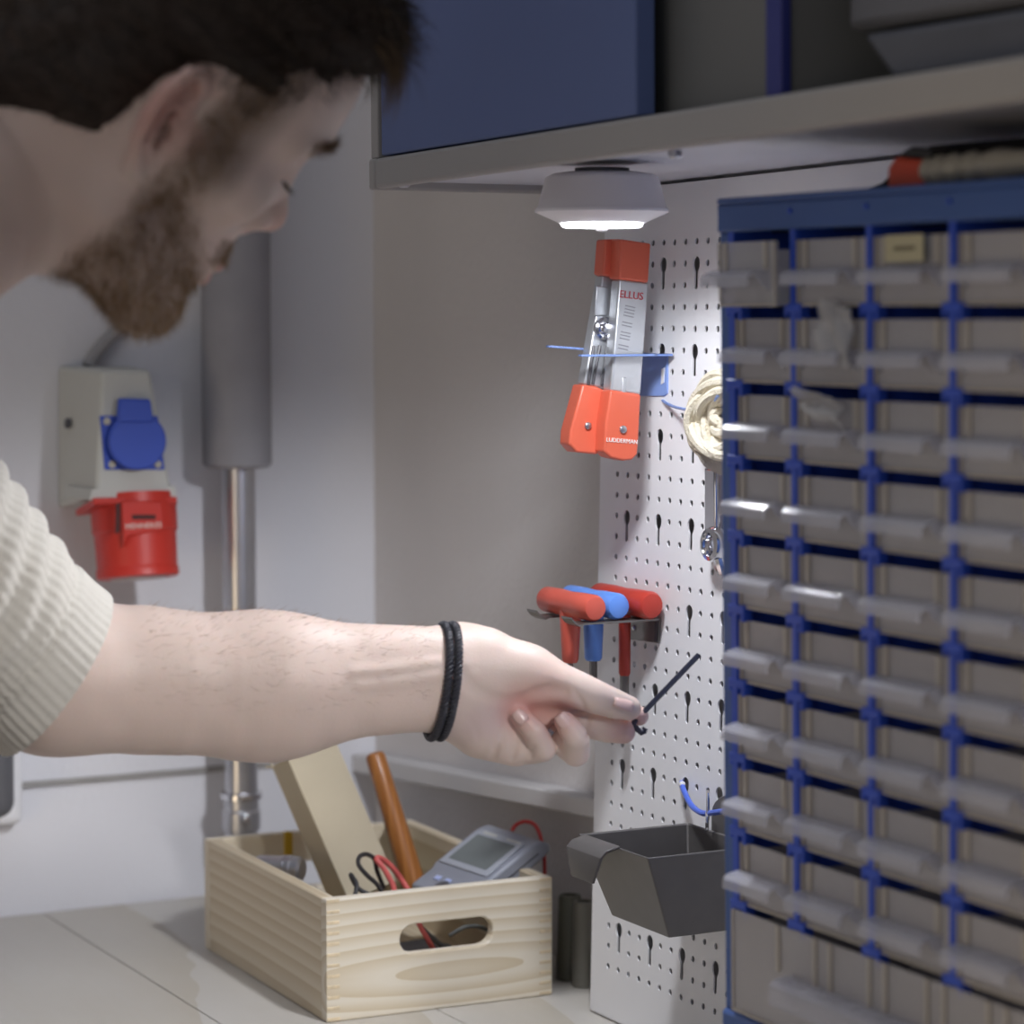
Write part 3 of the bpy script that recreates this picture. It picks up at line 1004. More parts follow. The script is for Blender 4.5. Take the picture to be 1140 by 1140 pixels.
for (i, k, s) in fills:
    m = MB()
    x0 = (COLX[i] + 0.0065 if i else 0.0205)
    wd = COLX[i + 1] - 0.0065 - x0
    for q in range(46):
        c = np.array([x0 + wd * rng.random(), 0.006 + 0.10 * rng.random(), ROW0 + k * ROWP + 0.0052 + 0.014 * rng.random() ** 1.5])
        v = rng.normal(size=3)
        v[2] *= 0.4
        v /= np.linalg.norm(v)
        L_ = 0.004 + 0.005 * rng.random()
        c[0] = min(max(c[0], x0 + 0.003), x0 + wd - 0.003)
        p0_, p1_ = c - v * L_ * 0.5, c + v * L_ * 0.5
        for p_ in (p0_, p1_):
            p_[0] = min(max(p_[0], x0), x0 + wd)
            p_[1] = max(p_[1], 0.006)
            p_[2] = max(p_[2], ROW0 + k * ROWP + 0.004)
        m.tube([p0_, p1_], 0.0016, 5)
    r_, c_ = 9 - k, i + 1
    o = m.build('small_fixings', M_PARTS[s], None)
    o.matrix_world = Matrix.Translation(Vector(DO)) @ Euler(DROT).to_matrix().to_4x4()
    o['kind'] = 'stuff'
    tag(o, 'loose %s in the clear drawer of row %d, column %d' % (names[s], r_, c_), 'fixings')


def film(name, label, pts, mt):
    """crumpled film bag: a rumpled grid between four corners"""
    a, b, c, d = [np.asarray(p, float) for p in pts]
    n = 12
    vs, fs = [], []
    for i in range(n + 1):
        for j in range(n + 1):
            u, v = i / n, j / n
            p = a * (1 - u) * (1 - v) + b * u * (1 - v) + c * u * v + d * (1 - u) * v
            p = p + np.array([0, -0.004 * abs(math.sin(3.1 * u + 5 * v)) - 0.003 * math.sin(9 * u + 2 * v), 0])
            vs.append(p)
    for i in range(n):
        for j in range(n):
            q = i * (n + 1) + j
            fs.append((q, q + 1, q + n + 2, q + n + 1))
    o = MB().add(vs, fs).build(name, mt, None, smooth=True, angle=180, solid=0.0012)
    o.matrix_world = Matrix.Translation(Vector(DO)) @ Euler(DROT).to_matrix().to_4x4()
    tag(o, label, 'bag')
    return o


M_FILM = clear('milky_film', (210, 208, 206), 0.42, 0.25, bump=0.5)
xx, zz = COLX[1], ROW0 + 7 * ROWP
film('plastic_bag', 'milky bag poking up out of the second-row drawer, second column', [(xx + 0.036, -0.006, zz + 0.018), (xx + 0.067, -0.006, zz + 0.010), (xx + 0.064, -0.004, zz + 0.044), (xx + 0.042, -0.004, zz + 0.050)], M_FILM)
zz = ROW0 + 6 * ROWP
film('plastic_bag', 'milky bag corner draped over the third-row drawer, second column', [(xx + 0.010, -0.005, zz + 0.045), (xx + 0.028, -0.008, zz + 0.030), (xx + 0.060, -0.006, zz + 0.022), (xx + 0.052, -0.004, zz + 0.040)], M_FILM)

# ------------------------------------------------------------------ things on the top of the drawer cabinet
ztop_ = CH


def topw(px, py, y):
    """pixel -> cabinet-frame x on the plane y=const of the cabinet"""
    P0 = dw(0, y, 0)
    n = DM @ np.array([0, 1.0, 0])
    P = onp(px, py, P0, n)
    return DM.T @ (P - DO)


q0, q1 = topw(988, 196, 0.022), topw(1026, 196, 0.022)
ft = thing('scraper', 'scraper with orange head and pale crumpled handle on the blue cabinet', 'tool', dw((q0[0] + q1[0]) / 2, 0.03, CH), DROT)
M_ORED = mat('orange_red_plastic', (196, 66, 34), 0.4)
xm = (q0[0] + q1[0]) / 2
hw2 = abs(q1[0] - q0[0]) / 2


def tl(m, name, mt, bevel=0.0015):
    return m.build(name, mt, ft, local=True, bevel=bevel)


tl(MB().prism([(-hw2, -0.008, 0.0002), (hw2, -0.008, 0.0002), (hw2, -0.008, 0.0145), (-hw2 * 0.55, -0.008, 0.0175), (-hw2, -0.008, 0.0115)], (0, 0.022, 0)), 'head', M_ORED)
tl(MB().prism([(-hw2 * 0.6, -0.006, 0.0175), (hw2 * 1.3, -0.006, 0.0148), (hw2 * 1.3, -0.006, 0.0205), (hw2 * 0.2, -0.006, 0.0225), (-hw2 * 0.3, -0.006, 0.0205)], (0, 0.02, 0)), 'dark_clamp', M_BLACK)
m = MB()
pts = [(hw2 - 0.002, 0.0, 0.0088), (hw2 + 0.012, -0.002, 0.0086), (hw2 + 0.03, 0.0, 0.0092), (hw2 + 0.06, 0.001, 0.0092), (hw2 + 0.15, 0.002, 0.0095)]
m.tube(bez(pts, 30), [0.0078 + 0.0010 * math.sin(i * 1.3) for i in range(len(bez(pts, 30)))], 12)
m.build('handle', mat('pale_metal_wrap', (176, 172, 160), 0.35, 0.2, bump=0.6, bscale=120), ft, local=True, smooth=True)
qa, qb = topw(902, 203, 0.06), topw(1000, 186, 0.06)
sl = thing('black_sleeve', 'black folded sleeve lying behind the orange scraper head', 'sleeve', dw(qa[0], 0.07, CH), DROT)
MB().prism([(0, -0.0, 0.0002), (0.20, 0.0, 0.0002), (0.20, 0.0, 0.0260), (0.105, 0.0, 0.0260), (0.082, 0.0, 0.0190), (0.060, 0.0, 0.0070), (0.030, 0.0, 0.0018)], (0, 0.055, 0)).build('fold', mat('black_fabric', (32, 31, 32), 0.85, bump=0.5), sl, local=True, bevel=0.001)

# ------------------------------------------------------------------ pine crate
M_PINE_F = pine('pine_front', (226, 217, 200), (207, 191, 163), loc=(-0.0145, 0.006, -0.030), scale=(0.13, 1.0, 1.0), wscale=34, dist=0.9)
M_PINE_S = pine('pine_side', (216, 204, 182), (196, 178, 148), loc=(0.05, -0.02, 0.03), scale=(1.0, 0.10, 1.0), wscale=34, dist=0.9)
M_END = mat('pine_end_grain', (218, 200, 168), 0.6, var=0.12, vscale=160)
CR_O = np.array([0.8222, 1.855, TZ])
CRZ = math.radians(-1.6)
CWD, CLN, CHT, CT = 0.193, 0.272, 0.0955, 0.0105
crt = thing('wooden_crate', 'small pine crate with slot handle full of tools on bench', 'crate', CR_O, (0, 0, CRZ))
CRM = np.array(Euler((0, 0, CRZ)).to_matrix())


def cw(x, y, z):
    return CR_O + CRM @ np.array([x, y, z])


def slot_panel(y0, name):
    """end panel with a rounded slot cut right through"""
    cx, cz, hl, r = CWD * 0.525, CHT * 0.605, 0.0285, 0.0115
    loop = []
    for t in np.linspace(-PI / 2, PI / 2, 9):
        loop.append((cx + hl + r * math.cos(t), cz + r * math.sin(t)))
    for t in np.linspace(PI / 2, 3 * PI / 2, 9):
        loop.append((cx - hl + r * math.cos(t), cz + r * math.sin(t)))
    lo = loop[:]  # starts at bottom right going counter-clockwise
    x0, x1, z0, z1 = 0.0, CWD, 0.0, CHT
    bot = [(x0, z0), (x1, z0), (x1, cz)] + [p for p in reversed(loop[:5])] + [p for p in reversed(loop[13:])] + [(x0, cz)]
    top = [(x1, cz), (x1, z1), (x0, z1), (x0, cz)] + list(reversed(loop[9:14])) + list(reversed(loop[4:9]))
    m = MB()
    for poly, in ((bot,), (top,)):
        n = len(poly)
        m.add([(x, y0, z) for x, z in poly] + [(x, y0 + CT, z) for x, z in poly], [tuple(range(n)), tuple(range(2 * n - 1, n - 1, -1))])
    n = len(loop)
    m.add([(x, y0, z) for x, z in loop] + [(x, y0 + CT, z) for x, z in loop], [((i + 1) % n, i, i + n, (i + 1) % n + n) for i in range(n)])
    c = [(x0, z0), (x1, z0), (x1, z1), (x0, z1)]
    m.add([(x, y0, z) for x, z in c] + [(x, y0 + CT, z) for x, z in c], [((i + 1) % 4, i, i + 4, (i + 1) % 4 + 4) for i in range(4)])
    bm_o = m.build(name, M_PINE_F, crt, local=True)
    bm = bmesh.new()
    bm.from_mesh(bm_o.data)
    bmesh.ops.remove_doubles(bm, verts=bm.verts, dist=1e-6)
    bmesh.ops.recalc_face_normals(bm, faces=bm.faces)
    bm.to_mesh(bm_o.data)
    bm.free()
    b = bm_o.modifiers.new('bevel', 'BEVEL')
    b.width = 0.0016
    b.segments = 3
    b.limit_method = 'ANGLE'
    b.angle_limit = math.radians(50)
    return bm_o


slot_panel(0.0, 'end_panel')
slot_panel(CLN - CT, 'end_panel')
for x in (0.0, CWD - CT):
    MB().box(x, x + CT, CT + 0.0002, CLN - CT - 0.0002, 0.0, CHT).build('side_panel', M_PINE_S, crt, local=True, bevel=0.0015, seg=3)
MB().box(CT, CWD - CT, CT, CLN - CT, 0.003, 0.009).build('base_panel', M_PINE_S, crt, local=True)
# finger joints at the near corner: alternate end-grain tongues, a hair proud of the end panel
nf = 23
hf = CHT / nf
tong = None
for k in range(0, nf, 2):
    for (x0, yy) in ((0.0003, -0.0003), (CWD - CT - 0.0003, -0.0003)):
        MB().box(x0, x0 + CT, yy, yy + 0.002, k * hf + 0.0012, (k + 1) * hf - 0.0004).build('finger_joint', M_END, crt, local=True, bevel=0.0003)

# carton leaning in the crate
M_CARTON = mat('kraft_board', (190, 178, 154), 0.75, var=0.03, vscale=30)
M_KRAFT_D = mat('kraft_side', (184, 170, 142), 0.8, var=0.03, vscale=30)
A_ = on(319.5, 843, 1, 2.02)
B_ = on(377, 835.5, 1, 2.02)
h_ = on(386, 998, 1, 1.975) - A_
h_ = h_ / np.linalg.norm(h_) * 0.128
w_ = B_ - A_
w_ = w_ - h_ * (w_ @ h_) / (h_ @ h_)
w_ = w_ / np.linalg.norm(w_) * np.linalg.norm(B_ - A_)
dp = np.cross(h_, w_)
dp = dp / np.linalg.norm(dp) * 0.036
if dp[1] < 0:
    dp = -dp
base = A_ + h_ + dp * 0.5
carton = thing('carton', 'plain kraft carton leaning upright in the pine crate', 'carton', A_ + h_ + w_ / 2)
MB().para(A_, w_, h_, dp).build('carton_body', M_CARTON, carton, bevel=0.0006)
up = -h_ / np.linalg.norm(h_)
MB().para(A_ + dp * 0.98, w_, up * 0.007 - dp * 0.03, dp * 0.02).build('top_flap', M_CARTON, carton)
MB().para(A_ - w_ * 0.02 + dp * 0.25, -w_ * 0.015, up * 0.012 - h_ * 0.02, dp * 0.55).build('side_flap', mat('white_flap', (205, 204, 206), 0.6), carton)
MB().para(A_ + dp * 0.9 - w_ * 0.001, -w_ * 0.13 - h_ * 0.02, h_ * 0.012, dp * 0.04).build('side_flap', M_KRAFT_D, carton)

# hammer handle
M_HANDLE = pine('orange_varnished_wood', (176, 116, 62), (150, 92, 44), loc=(0.3, 0, 0), scale=(1, 1, 0.12), wscale=60, dist=2, rough=0.35)
p_top, p_bot = on(416.5, 838, 1, 2.045), on(466, 1000, 1, 2.0)
dv = (p_bot - p_top) / np.linalg.norm(p_bot - p_top)
Lh = np.linalg.norm(p_bot - p_top)
p_bot = p_top + dv * Lh
ham = thing('hammer', 'hammer with orange-brown wooden handle standing head down in crate', 'hammer', p_bot)
MB().lathe([(0.0045, 0), (0.0072, 0.0012), (0.0084, 0.004), (0.0086, 0.03), (0.0092, 0.07), (0.0098, Lh)], p_top, dv, 22).build('handle', M_HANDLE, ham, smooth=True)
ec = p_bot + dv * 0.004
MB().para(ec + np.array([-0.030, -0.009, -0.009]), (0.06, 0, 0), (0, 0.018, 0), (0, 0, 0.018)).build('hammer_head', M_STEEL, ham, bevel=0.003)

# thin board and yellow rule behind
tb = thing('thin_board', 'thin olive grey board standing between carton and hammer in crate', 'board', on(440, 985, 1, 2.03))
b0 = on(426, 912, 1, 2.045)
MB().para(b0, on(435, 905, 1, 2.10) - b0, on(450, 1000, 1, 2.035) - b0, (0.003, 0, 0)).build('board', mat('olive_board', (150, 140, 108), 0.7), tb, bevel=0.0005)
yr_ = thing('yellow_rule', 'yellow folding rule standing behind the carton in crate', 'rule', on(322, 985, 1, 2.085))
y0_ = on(317.5, 926, 1, 2.09)
MB().para(y0_, on(326, 926, 1, 2.09) - y0_, (0, 0, -0.055), (0, 0.004, 0)).build('rule_stick', mat('yellow_lacquer', (196, 160, 44), 0.45), yr_, bevel=0.0006)

# silver can lying in the crate
ca, cb = on(286, 966, 1, 2.035), on(337, 968, 1, 2.005)
ad = (cb - ca) / np.linalg.norm(cb - ca)
can = thing('metal_torch', 'silver metal torch lying at the left side of the crate', 'torch', (ca + cb) / 2 - np.array([0, 0, 0.012]))
Lc = np.linalg.norm(cb - ca)
MB().lathe([(0.006, 0), (0.0098, 0.0008), (0.0105, 0.003), (0.0105, Lc * 0.55), (0.0112, Lc * 0.6), (0.0112, Lc * 0.78), (0.0104, Lc * 0.8), (0.0104, Lc - 0.002), (0.008, Lc)], ca, ad, 24).build('barrel', M_STEEL, can, smooth=True)
MB().lathe([(0.0115, Lc * 0.64), (0.0115, Lc * 0.66)], ca, ad, 24).build('grip_ring', M_CHROME, can)

# multimeter
M_METER = mat('meter_grey', (146, 150, 162), 0.42, var=0.03, vscale=40)
M_METERL = mat('meter_light_grey', (166, 170, 180), 0.4)
T1, T2 = on(534, 919, 1, 1.968), on(596, 945, 1, 1.888)
wv = T2 - T1
wv[2] *= 0.2
lv = on(443, 985, 1, 1.968) - T1
lv = lv - wv * (lv @ wv) / (wv @ wv)
lv /= np.linalg.norm(lv)
wv_n = wv / np.linalg.norm(wv)
nv = np.cross(wv_n, lv)
if nv[2] < 0:
    nv = -nv
Wm = np.linalg.norm(wv)
Lm, Hm = 0.080, 0.017


def mt_(u, v, h):
    """meter frame: u along width 0..1, v metres down the length, h metres below the face"""
    return T1 + wv * u + lv * v - nv * h


met = thing('multimeter', 'grey digital multimeter propped face up in the pine crate', 'multimeter', mt_(0.5, Lm / 2, Hm))
prof = [(-0.012, 0.010), (-0.006, 0.003), (0.003, 0.0), (0.052, 0.0), (0.056, 0.0022), (Lm, 0.0022), (Lm, Hm), (0.0, Hm), (-0.010, 0.0155)]
MB().prism([mt_(0.0, v, h) for v, h in prof], wv).build('case', M_METER, met, bevel=0.004, seg=4)
MB().prism([mt_(0.10, 0.004, 0.0), mt_(0.90, 0.004, 0.0), mt_(0.93, 0.050, 0.0), mt_(0.07, 0.050, 0.0)], nv * 0.0016).build('bezel', M_METERL, met, bevel=0.001)
MB().prism([mt_(0.16, 0.011, -0.0016), mt_(0.84, 0.011, -0.0016), mt_(0.84, 0.044, -0.0016), mt_(0.16, 0.044, -0.0016)], nv * 0.0004).build('screen', mat('lcd_grey', (112, 118, 118), 0.25), met)
MB().prism([mt_(0.20, 0.0055, -0.0016), mt_(0.44, 0.0055, -0.0016), mt_(0.44, 0.0082, -0.0016), mt_(0.20, 0.0082, -0.0016)], nv * 0.0002).build('print_mark', mat('pale_print', (206, 206, 200), 0.5), met)
MB().prism([mt_(0.62, 0.0060, -0.0016), mt_(0.86, 0.0060, -0.0016), mt_(0.86, 0.0080, -0.0016), mt_(0.62, 0.0080, -0.0016)], nv * 0.0002).build('print_mark', bpy.data.materials['pale_print'], met)
for u, c in ((0.22, 'light_button'), (0.40, 'light_button')):
    MB().prism([mt_(u, 0.062, 0.0021), mt_(u + 0.10, 0.062, 0.0021), mt_(u + 0.10, 0.067, 0.0021), mt_(u, 0.067, 0.0021)], nv * 0.0010).build('button', mat('pale_blue_button', (178, 190, 232), 0.4) if 'pale_blue_button' not in bpy.data.materials else bpy.data.materials['pale_blue_button'], met, bevel=0.0004)
MB().lathe([(0.008, 0), (0.0075, 0.003), (0.006, 0.0035)], mt_(0.5, 0.074, 0.0022), nv, 28).build('range_dial', M_DGREY, met, smooth=True)
MB().para(mt_(1.0, 0.002, 0.010), lv * 0.07, nv * 0.0008, wv_n * 0.0006).build('case_seam', M_DGREY, met)

M_LEADR = mat('red_lead', (196, 58, 56), 0.45)
M_LEADRL = mat('salmon_lead', (214, 100, 96), 0.45)
M_LEADB = mat('black_lead', (48, 46, 48), 0.45)


def lead(name, label, pts, r, mt):
    P = bez(pts, 40)
    o = MB().tube(P, r, 9).build(name, mt, None, smooth=True)
    return tag(o, label, 'cable')


lead('test_lead', 'thin red lead looping over the right end of the meter', [on(570, 925, 1, 1.93), on(575, 918, 1, 1.93), on(585, 914.5, 1, 1.93), on(596, 919, 1, 1.925), on(603, 936, 1, 1.915), on(606, 958, 1, 1.905), on(605.5, 985, 1, 1.90), on(598, 1005, 1, 1.90)], 0.00165, M_LEADR)
lead('test_lead', 'salmon red lead doubled over beside the carton in crate', [on(441, 1002, 1, 1.915), on(437, 985, 1, 1.92), on(428, 968, 1, 1.925), on(419, 956.5, 1, 1.93), on(425, 956, 1, 1.935), on(437, 966, 1, 1.935), on(446, 978, 1, 1.935), on(455, 992, 1, 1.93)], 0.0023, M_LEADRL)
lead('test_lead', 'dark grey lead in an S loop leaning on the carton', [on(429, 1000, 1, 1.91), on(420, 985, 1, 1.913), on(408, 974, 1, 1.915), on(399, 962, 1, 1.918), on(401, 953, 1, 1.922), on(409, 951, 1, 1.928), on(417, 957, 1, 1.933), on(420, 970, 1, 1.935), on(428, 990, 1, 1.93)], 0.0018, M_LEADB)
lead('test_lead', 'short black lead end curling beside the S loop lead', [on(395, 998, 1, 1.895), on(397, 985, 1, 1.90), on(393, 977, 1, 1.905), on(390.5, 974, 1, 1.91), on(394, 982, 1, 1.91), on(400, 990, 1, 1.905), on(412, 996, 1, 1.90)], 0.0018, M_LEADB)
lead('test_lead', 'red lead crossing behind the slot handle of the crate', [on(452, 1005, 1, 1.878), on(462, 1020, 1, 1.876), on(470, 1035, 1, 1.875), on(480, 1052, 1, 1.875), on(487, 1066, 1, 1.876)], 0.0021, M_LEADRL)
lead('test_lead', 'grey lead behind the slot handle of the crate', [on(470, 1034, 1, 1.884), on(482, 1045, 1, 1.883), on(500, 1060, 1, 1.882)], 0.0022, mat('grey_lead', (104, 106, 104), 0.5))
lead('test_lead', 'pale grey lead curving at the right of the slot handle', [on(500, 1042, 1, 1.892), on(518, 1032, 1, 1.890), on(535, 1032, 1, 1.888), on(556, 1042, 1, 1.886)], 0.0017, bpy.data.materials['grey_lead'])
pch = thing('black_pouch', 'black fabric pouch lying at the bottom of the pine crate', 'pouch', cw(0.10, 0.07, 0.009))
M_POUCH = mat('black_pouch', (46, 45, 47), 0.6, bump=0.5)
MB().hexa([cw(0.030, 0.050, 0.0095), cw(0.165, 0.045, 0.0095), cw(0.165, 0.120, 0.0095), cw(0.030, 0.12, 0.0095), cw(0.036, 0.055, 0.032), cw(0.130, 0.052, 0.036), cw(0.130, 0.11, 0.030), cw(0.04, 0.115, 0.024)]).build('pouch_body', M_POUCH, pch, bevel=0.006, seg=3)

# tubes between crate and board
for j, (px, col_, lab) in enumerate(((631, (112, 112, 100), 'olive grey tube standing between crate and perforated board, left'), (648, (122, 120, 112), 'grey tube standing between crate and perforated board, right'))):
    b_ = on(px, 1104, 2, TZ)
    b_[0] = 1.052
    b_[1] = 1.890 - 0.026 * j
    t_ = thing('plastic_tube', lab, 'tube', b_)
    MB().lathe([(0.0095, 0), (0.0095, 0.066), (0.0085, 0.069), (0.006, 0.069), (0.006, 0.056)], b_ + np.array([0, 0, 0.0002]), (0.03 - 0.02 * j, 0.0, 1), 18).build('tube', mat('tube_%s' % ('olive', 'grey')[j], col_, 0.5), t_, smooth=True)

# ------------------------------------------------------------------ socket unit on the back wall
YB, YF = WALL_Y - 0.001, 2.222
M_HOUS = mat('pale_grey_housing', (196, 196, 190), 0.5, var=0.02, vscale=12)
M_SOCK_B = mat('socket_blue', (58, 86, 190), 0.42)
M_SOCK_R = mat('socket_red', (200, 52, 40), 0.42)


def sb(px, py):
    return on(px, py, 1, YB)


def sf(px, py):
    return on(px, py, 1, YF)


TLb, TRb = sb(64, 407), sb(150, 408)
BLb, BRb = sb(64, 566), sb(152, 560)
TLf, TRf = sf(113, 412), sf(167, 412)
BRf, BLf = sf(192, 548), sf(106, 552)
sock = thing('power_socket', 'grey wall socket unit with blue lid and red outlet', 'socket', (BLb + BRb) / 2)
MB().add([TLb, TRb, BRb, BLb, TLf, TRf, BRf, BLf], [(0, 1, 2, 3), (4, 7, 6, 5), (0, 4, 5, 1), (1, 5, 6, 2), (2, 6, 7, 3), (3, 7, 4, 0)]).build('housing', M_HOUS, sock, bevel=0.004, seg=3)
bo = bpy.data.objects['housing.001'] if 'housing.001' in bpy.data.objects else None
# flared lower skirt over the red outlet
FL = [sf(102, 545), sf(194, 541), sf(197, 553), sf(99, 557)]
MB().prism([p - np.array([0, 0.0015, 0]) for p in FL], (0, 0.07, 0)).build('skirt', M_HOUS, sock)
MB().lathe([(0.0048, 0), (0.0046, 0.0014), (0.002, 0.002)], TLb * 0.52 + BLf * 0.0 + (BLb * 0.0) + TLf * 0.0 + (TLb * 0.0) + (BLf + TLf + BLb) / 3 * 0.48 + np.array([-0.002, 0, -0.012]), (-1, -0.25, 0.1), 16).build('side_screw', M_DGREY, sock, smooth=True)
# recess panel on the left cheek
# blue socket with hinged lid
yb_ = YF - 0.002


def sp(px, py, dy=0.0):
    return on(px, py, 1, yb_ - dy)


MB().prism([sp(112, 463), sp(176, 463), sp(184, 523), sp(117, 523)], (0, 0.006, 0)).build('blue_flange', M_SOCK_B, sock, bevel=0.001)
cl = sp(151, 491, 0.004)
lidp = []
R_ = 30.5
for t in np.linspace(0, 2 * PI, 40, endpoint=False):
    lidp.append(sp(151 + 32 * math.cos(t), 491 + 32 * math.sin(t), 0.004))
MB().prism(lidp, (0, -0.006, 0)).build('blue_lid', M_SOCK_B, sock, bevel=0.002, seg=3)
MB().prism([sp(128, 470, 0.003), sp(168, 470, 0.003), sp(164, 444, 0.003), sp(130, 443, 0.003)], (0, -0.009, 0)).build('lid_hinge', M_SOCK_B, sock, bevel=0.002)
for px, py in ((119, 469), (125, 517), (176, 517)):
    MB().lathe([(0.0034, 0), (0.003, 0.001), (0.001, 0.0012)], sp(px, py, 0.0005), (0, -1, 0), 12).build('flange_screw', mat('screw_pale', (190, 186, 170), 0.5) if 'screw_pale' not in bpy.data.materials else bpy.data.materials['screw_pale'], sock, smooth=True)
# red outlet, pointing down and a little forward
ro = on(148, 556, 1, YF + 0.026)
rdir = np.array([0.0, -0.16, -1.0])
rdir /= np.linalg.norm(rdir)
MB().prism([on(84, 567, 1, YF + 0.055), on(197, 556, 1, YF + 0.055), on(197, 553, 1, YF - 0.006), on(104, 554, 1, YF - 0.006)], (0, 0, -0.006)).build('red_flange', M_SOCK_R, sock, bevel=0.0012)
MB().lathe([(0.0375, -0.004), (0.0375, 0.028), (0.0360, 0.030), (0.0352, 0.060), (0.0362, 0.0615), (0.0362, 0.0685), (0.033, 0.0695), (0.028, 0.0695)], ro, rdir, 36).build('red_outlet', M_SOCK_R, sock, smooth=True)
MB().lathe([(0.024, 0.0690), (0.024, 0.0705)], ro + np.array([0.0, 0, 0]), rdir, 28).build('lid_disc', mat('pale_disc', (206, 190, 186), 0.5), sock)


def ro_pt(px, py, dy):
    return on(px, py, 1, ro[1] - 0.0375 - dy)


MB().prism([ro_pt(133, 558, -0.002), ro_pt(178, 557, -0.002), ro_pt(181, 590, -0.002), ro_pt(140, 597, -0.002), ro_pt(136, 610, -0.002)], (0, -0.006, 0)).build('lid_catch', M_SOCK_R, sock, bevel=0.0015)
MB().prism([ro_pt(147, 573, 0.004), ro_pt(173, 573, 0.004), ro_pt(173, 578, 0.004), ro_pt(147, 578, 0.004)], (0, -0.0008, 0)).build('catch_slot', mat('dark_slot', (70, 22, 18), 0.6), sock)
MB().prism([ro_pt(129, 560, 0.0005), ro_pt(133.5, 560, 0.0005), ro_pt(133, 592, 0.0005), ro_pt(128, 594, 0.0005)], (0, -0.001, 0)).build('catch_slot', bpy.data.materials['dark_slot'], sock)
Mt = basis(ro_pt(160, 585.5, 0.0045) - np.array(sock.location), ro_pt(178, 585, 0) - ro_pt(140, 587, 0), (0, 0, 1))
text_mesh('MENNEKES', 'white_print', mat('white_socket_print', (235, 215, 205), 0.5), sock, Mt, 0.0068)
lead('supply_cable', 'grey supply cable running from the socket unit up the wall', [on(98, 408, 1, YB - 0.012), on(105, 396, 1, YB - 0.010), on(118, 380, 1, YB - 0.009), on(132, 366, 1, YB - 0.009), on(150, 340, 1, YB - 0.009)], 0.0062, mat('cable_grey', (150, 148, 150), 0.5))

# ------------------------------------------------------------------ pipe on the back wall
YP = WALL_Y - 0.055
pc = on(264, 520, 1, YP)
M_SLEEVE = mat('grey_pipe_foam', (146, 145, 151), 0.7, var=0.05, vscale=30)
pipe = thing('heating_pipe', 'steel pipe with thick grey sleeve along the back wall', 'pipe', (pc[0], YP, TZ))
rs = abs(on(302.5, 520, 1, YP)[0] - on(225, 520, 1, YP)[0]) / 2 * 0.93
rp = abs(on(285, 600, 1, YP)[0] - on(248, 600, 1, YP)[0]) / 2 * 0.93
MB().lathe([(rp, 0.004), (rs - 0.003, 0.0), (rs, 0.003), (rs, 1.2)], (pc[0], YP, pc[2]), (0, 0, 1), 40).build('sleeve', M_SLEEVE, pipe, smooth=True)
xp_ = on(266.5, 600, 1, YP)[0]
MB().lathe([(rp, 0.0), (rp, pc[2] - TZ + 0.03)], (xp_, YP, TZ + 0.0005), (0, 0, 1), 32).build('pipe', M_STEEL, pipe, smooth=True)
zf = on(264, 886, 1, YP)[2]
MB().lathe([(rp, 0.0), (rp + 0.004, 0.001), (rp + 0.004, 0.006), (rp + 0.0008, 0.007)], (xp_, YP, zf - 0.003), (0, 0, 1), 32).build('press_ring', M_CHROME, pipe, smooth=True)
MB().lathe([(rp + 0.0008, -0.03), (rp + 0.0025, -0.029), (rp + 0.0025, -0.012), (rp + 0.001, -0.010), (rp + 0.001, 0.0)], (xp_, YP, zf - 0.002), (0, 0, 1), 32).build('fitting', M_STEEL, pipe, smooth=True)
MB().lathe([(0.004, 0), (0.004, YB - YP - 0.002)], (xp_, YP + 0.001, 1.12), (0, 1, 0), 12).build('wall_clip', M_STEEL, pipe)
MB().lathe([(0.0045, 0.0), (0.0045, 0.009), (0.003, 0.010)], (xp_ - 0.004, YP - rp, zf - 0.018), (0, -1, 0), 12).build('valve_nipple', M_CHROME, pipe, smooth=True)

# dark grey device at the left edge, on the wall
dv_ = thing('wall_box', 'dark grey rounded wall box at the left edge under the arm', 'box', on(-30, 912, 1, YB))
p1, p2 = on(21, 912, 1, 2.27), on(-80, 820, 1, 2.27)
MB().box(p2[0], p1[0], 2.27, YB, p1[2], p2[2] + 0.015).build('box_body', mat('graphite_plastic', (92, 92, 97), 0.5), dv_, bevel=0.015, seg=5)
pb1, pb2 = on(26, 918, 1, 2.31), on(-84, 812, 1, 2.31)
MB().box(pb2[0], pb1[0], 2.305, YB, pb1[2], pb2[2] + 0.018).build('back_plate', M_WHITE, dv_, bevel=0.009, seg=4)

# ------------------------------------------------------------------ person: one continuous skin grown from a distance field
class Prim:
    __slots__ = ('kind', 'p', 'k', 'op', 'c', 'r', 'S')


def _nrm(v):
    v = np.asarray(v, float)
    return v / np.linalg.norm(v)


def chain(pts, rad, k=0.01, op='u', S=None):
    q = Prim()
    P = np.asarray(pts, float)
    rr = np.full(len(P), rad, float) if np.isscalar(rad) else np.asarray(rad, float)
    q.kind = 'chain'
    q.S = S
    q.p = (P if S is None else P @ S.T, rr)
    q.k, q.op = k, op
    q.c = (P.min(0) + P.max(0)) / 2
    q.r = np.linalg.norm(P - q.c, axis=1).max() + rr.max()
    return q


def ell(c, r, k=0.01, op='u', M=None):
    q = Prim()
    q.kind = 'ell'
    q.S = None
    q.p = (np.asarray(c, float), np.asarray(r, float), np.eye(3) if M is None else np.asarray(M, float))
    q.k, q.op = k, op
    q.c = np.asarray(c, float)
    q.r = max(r)
    return q


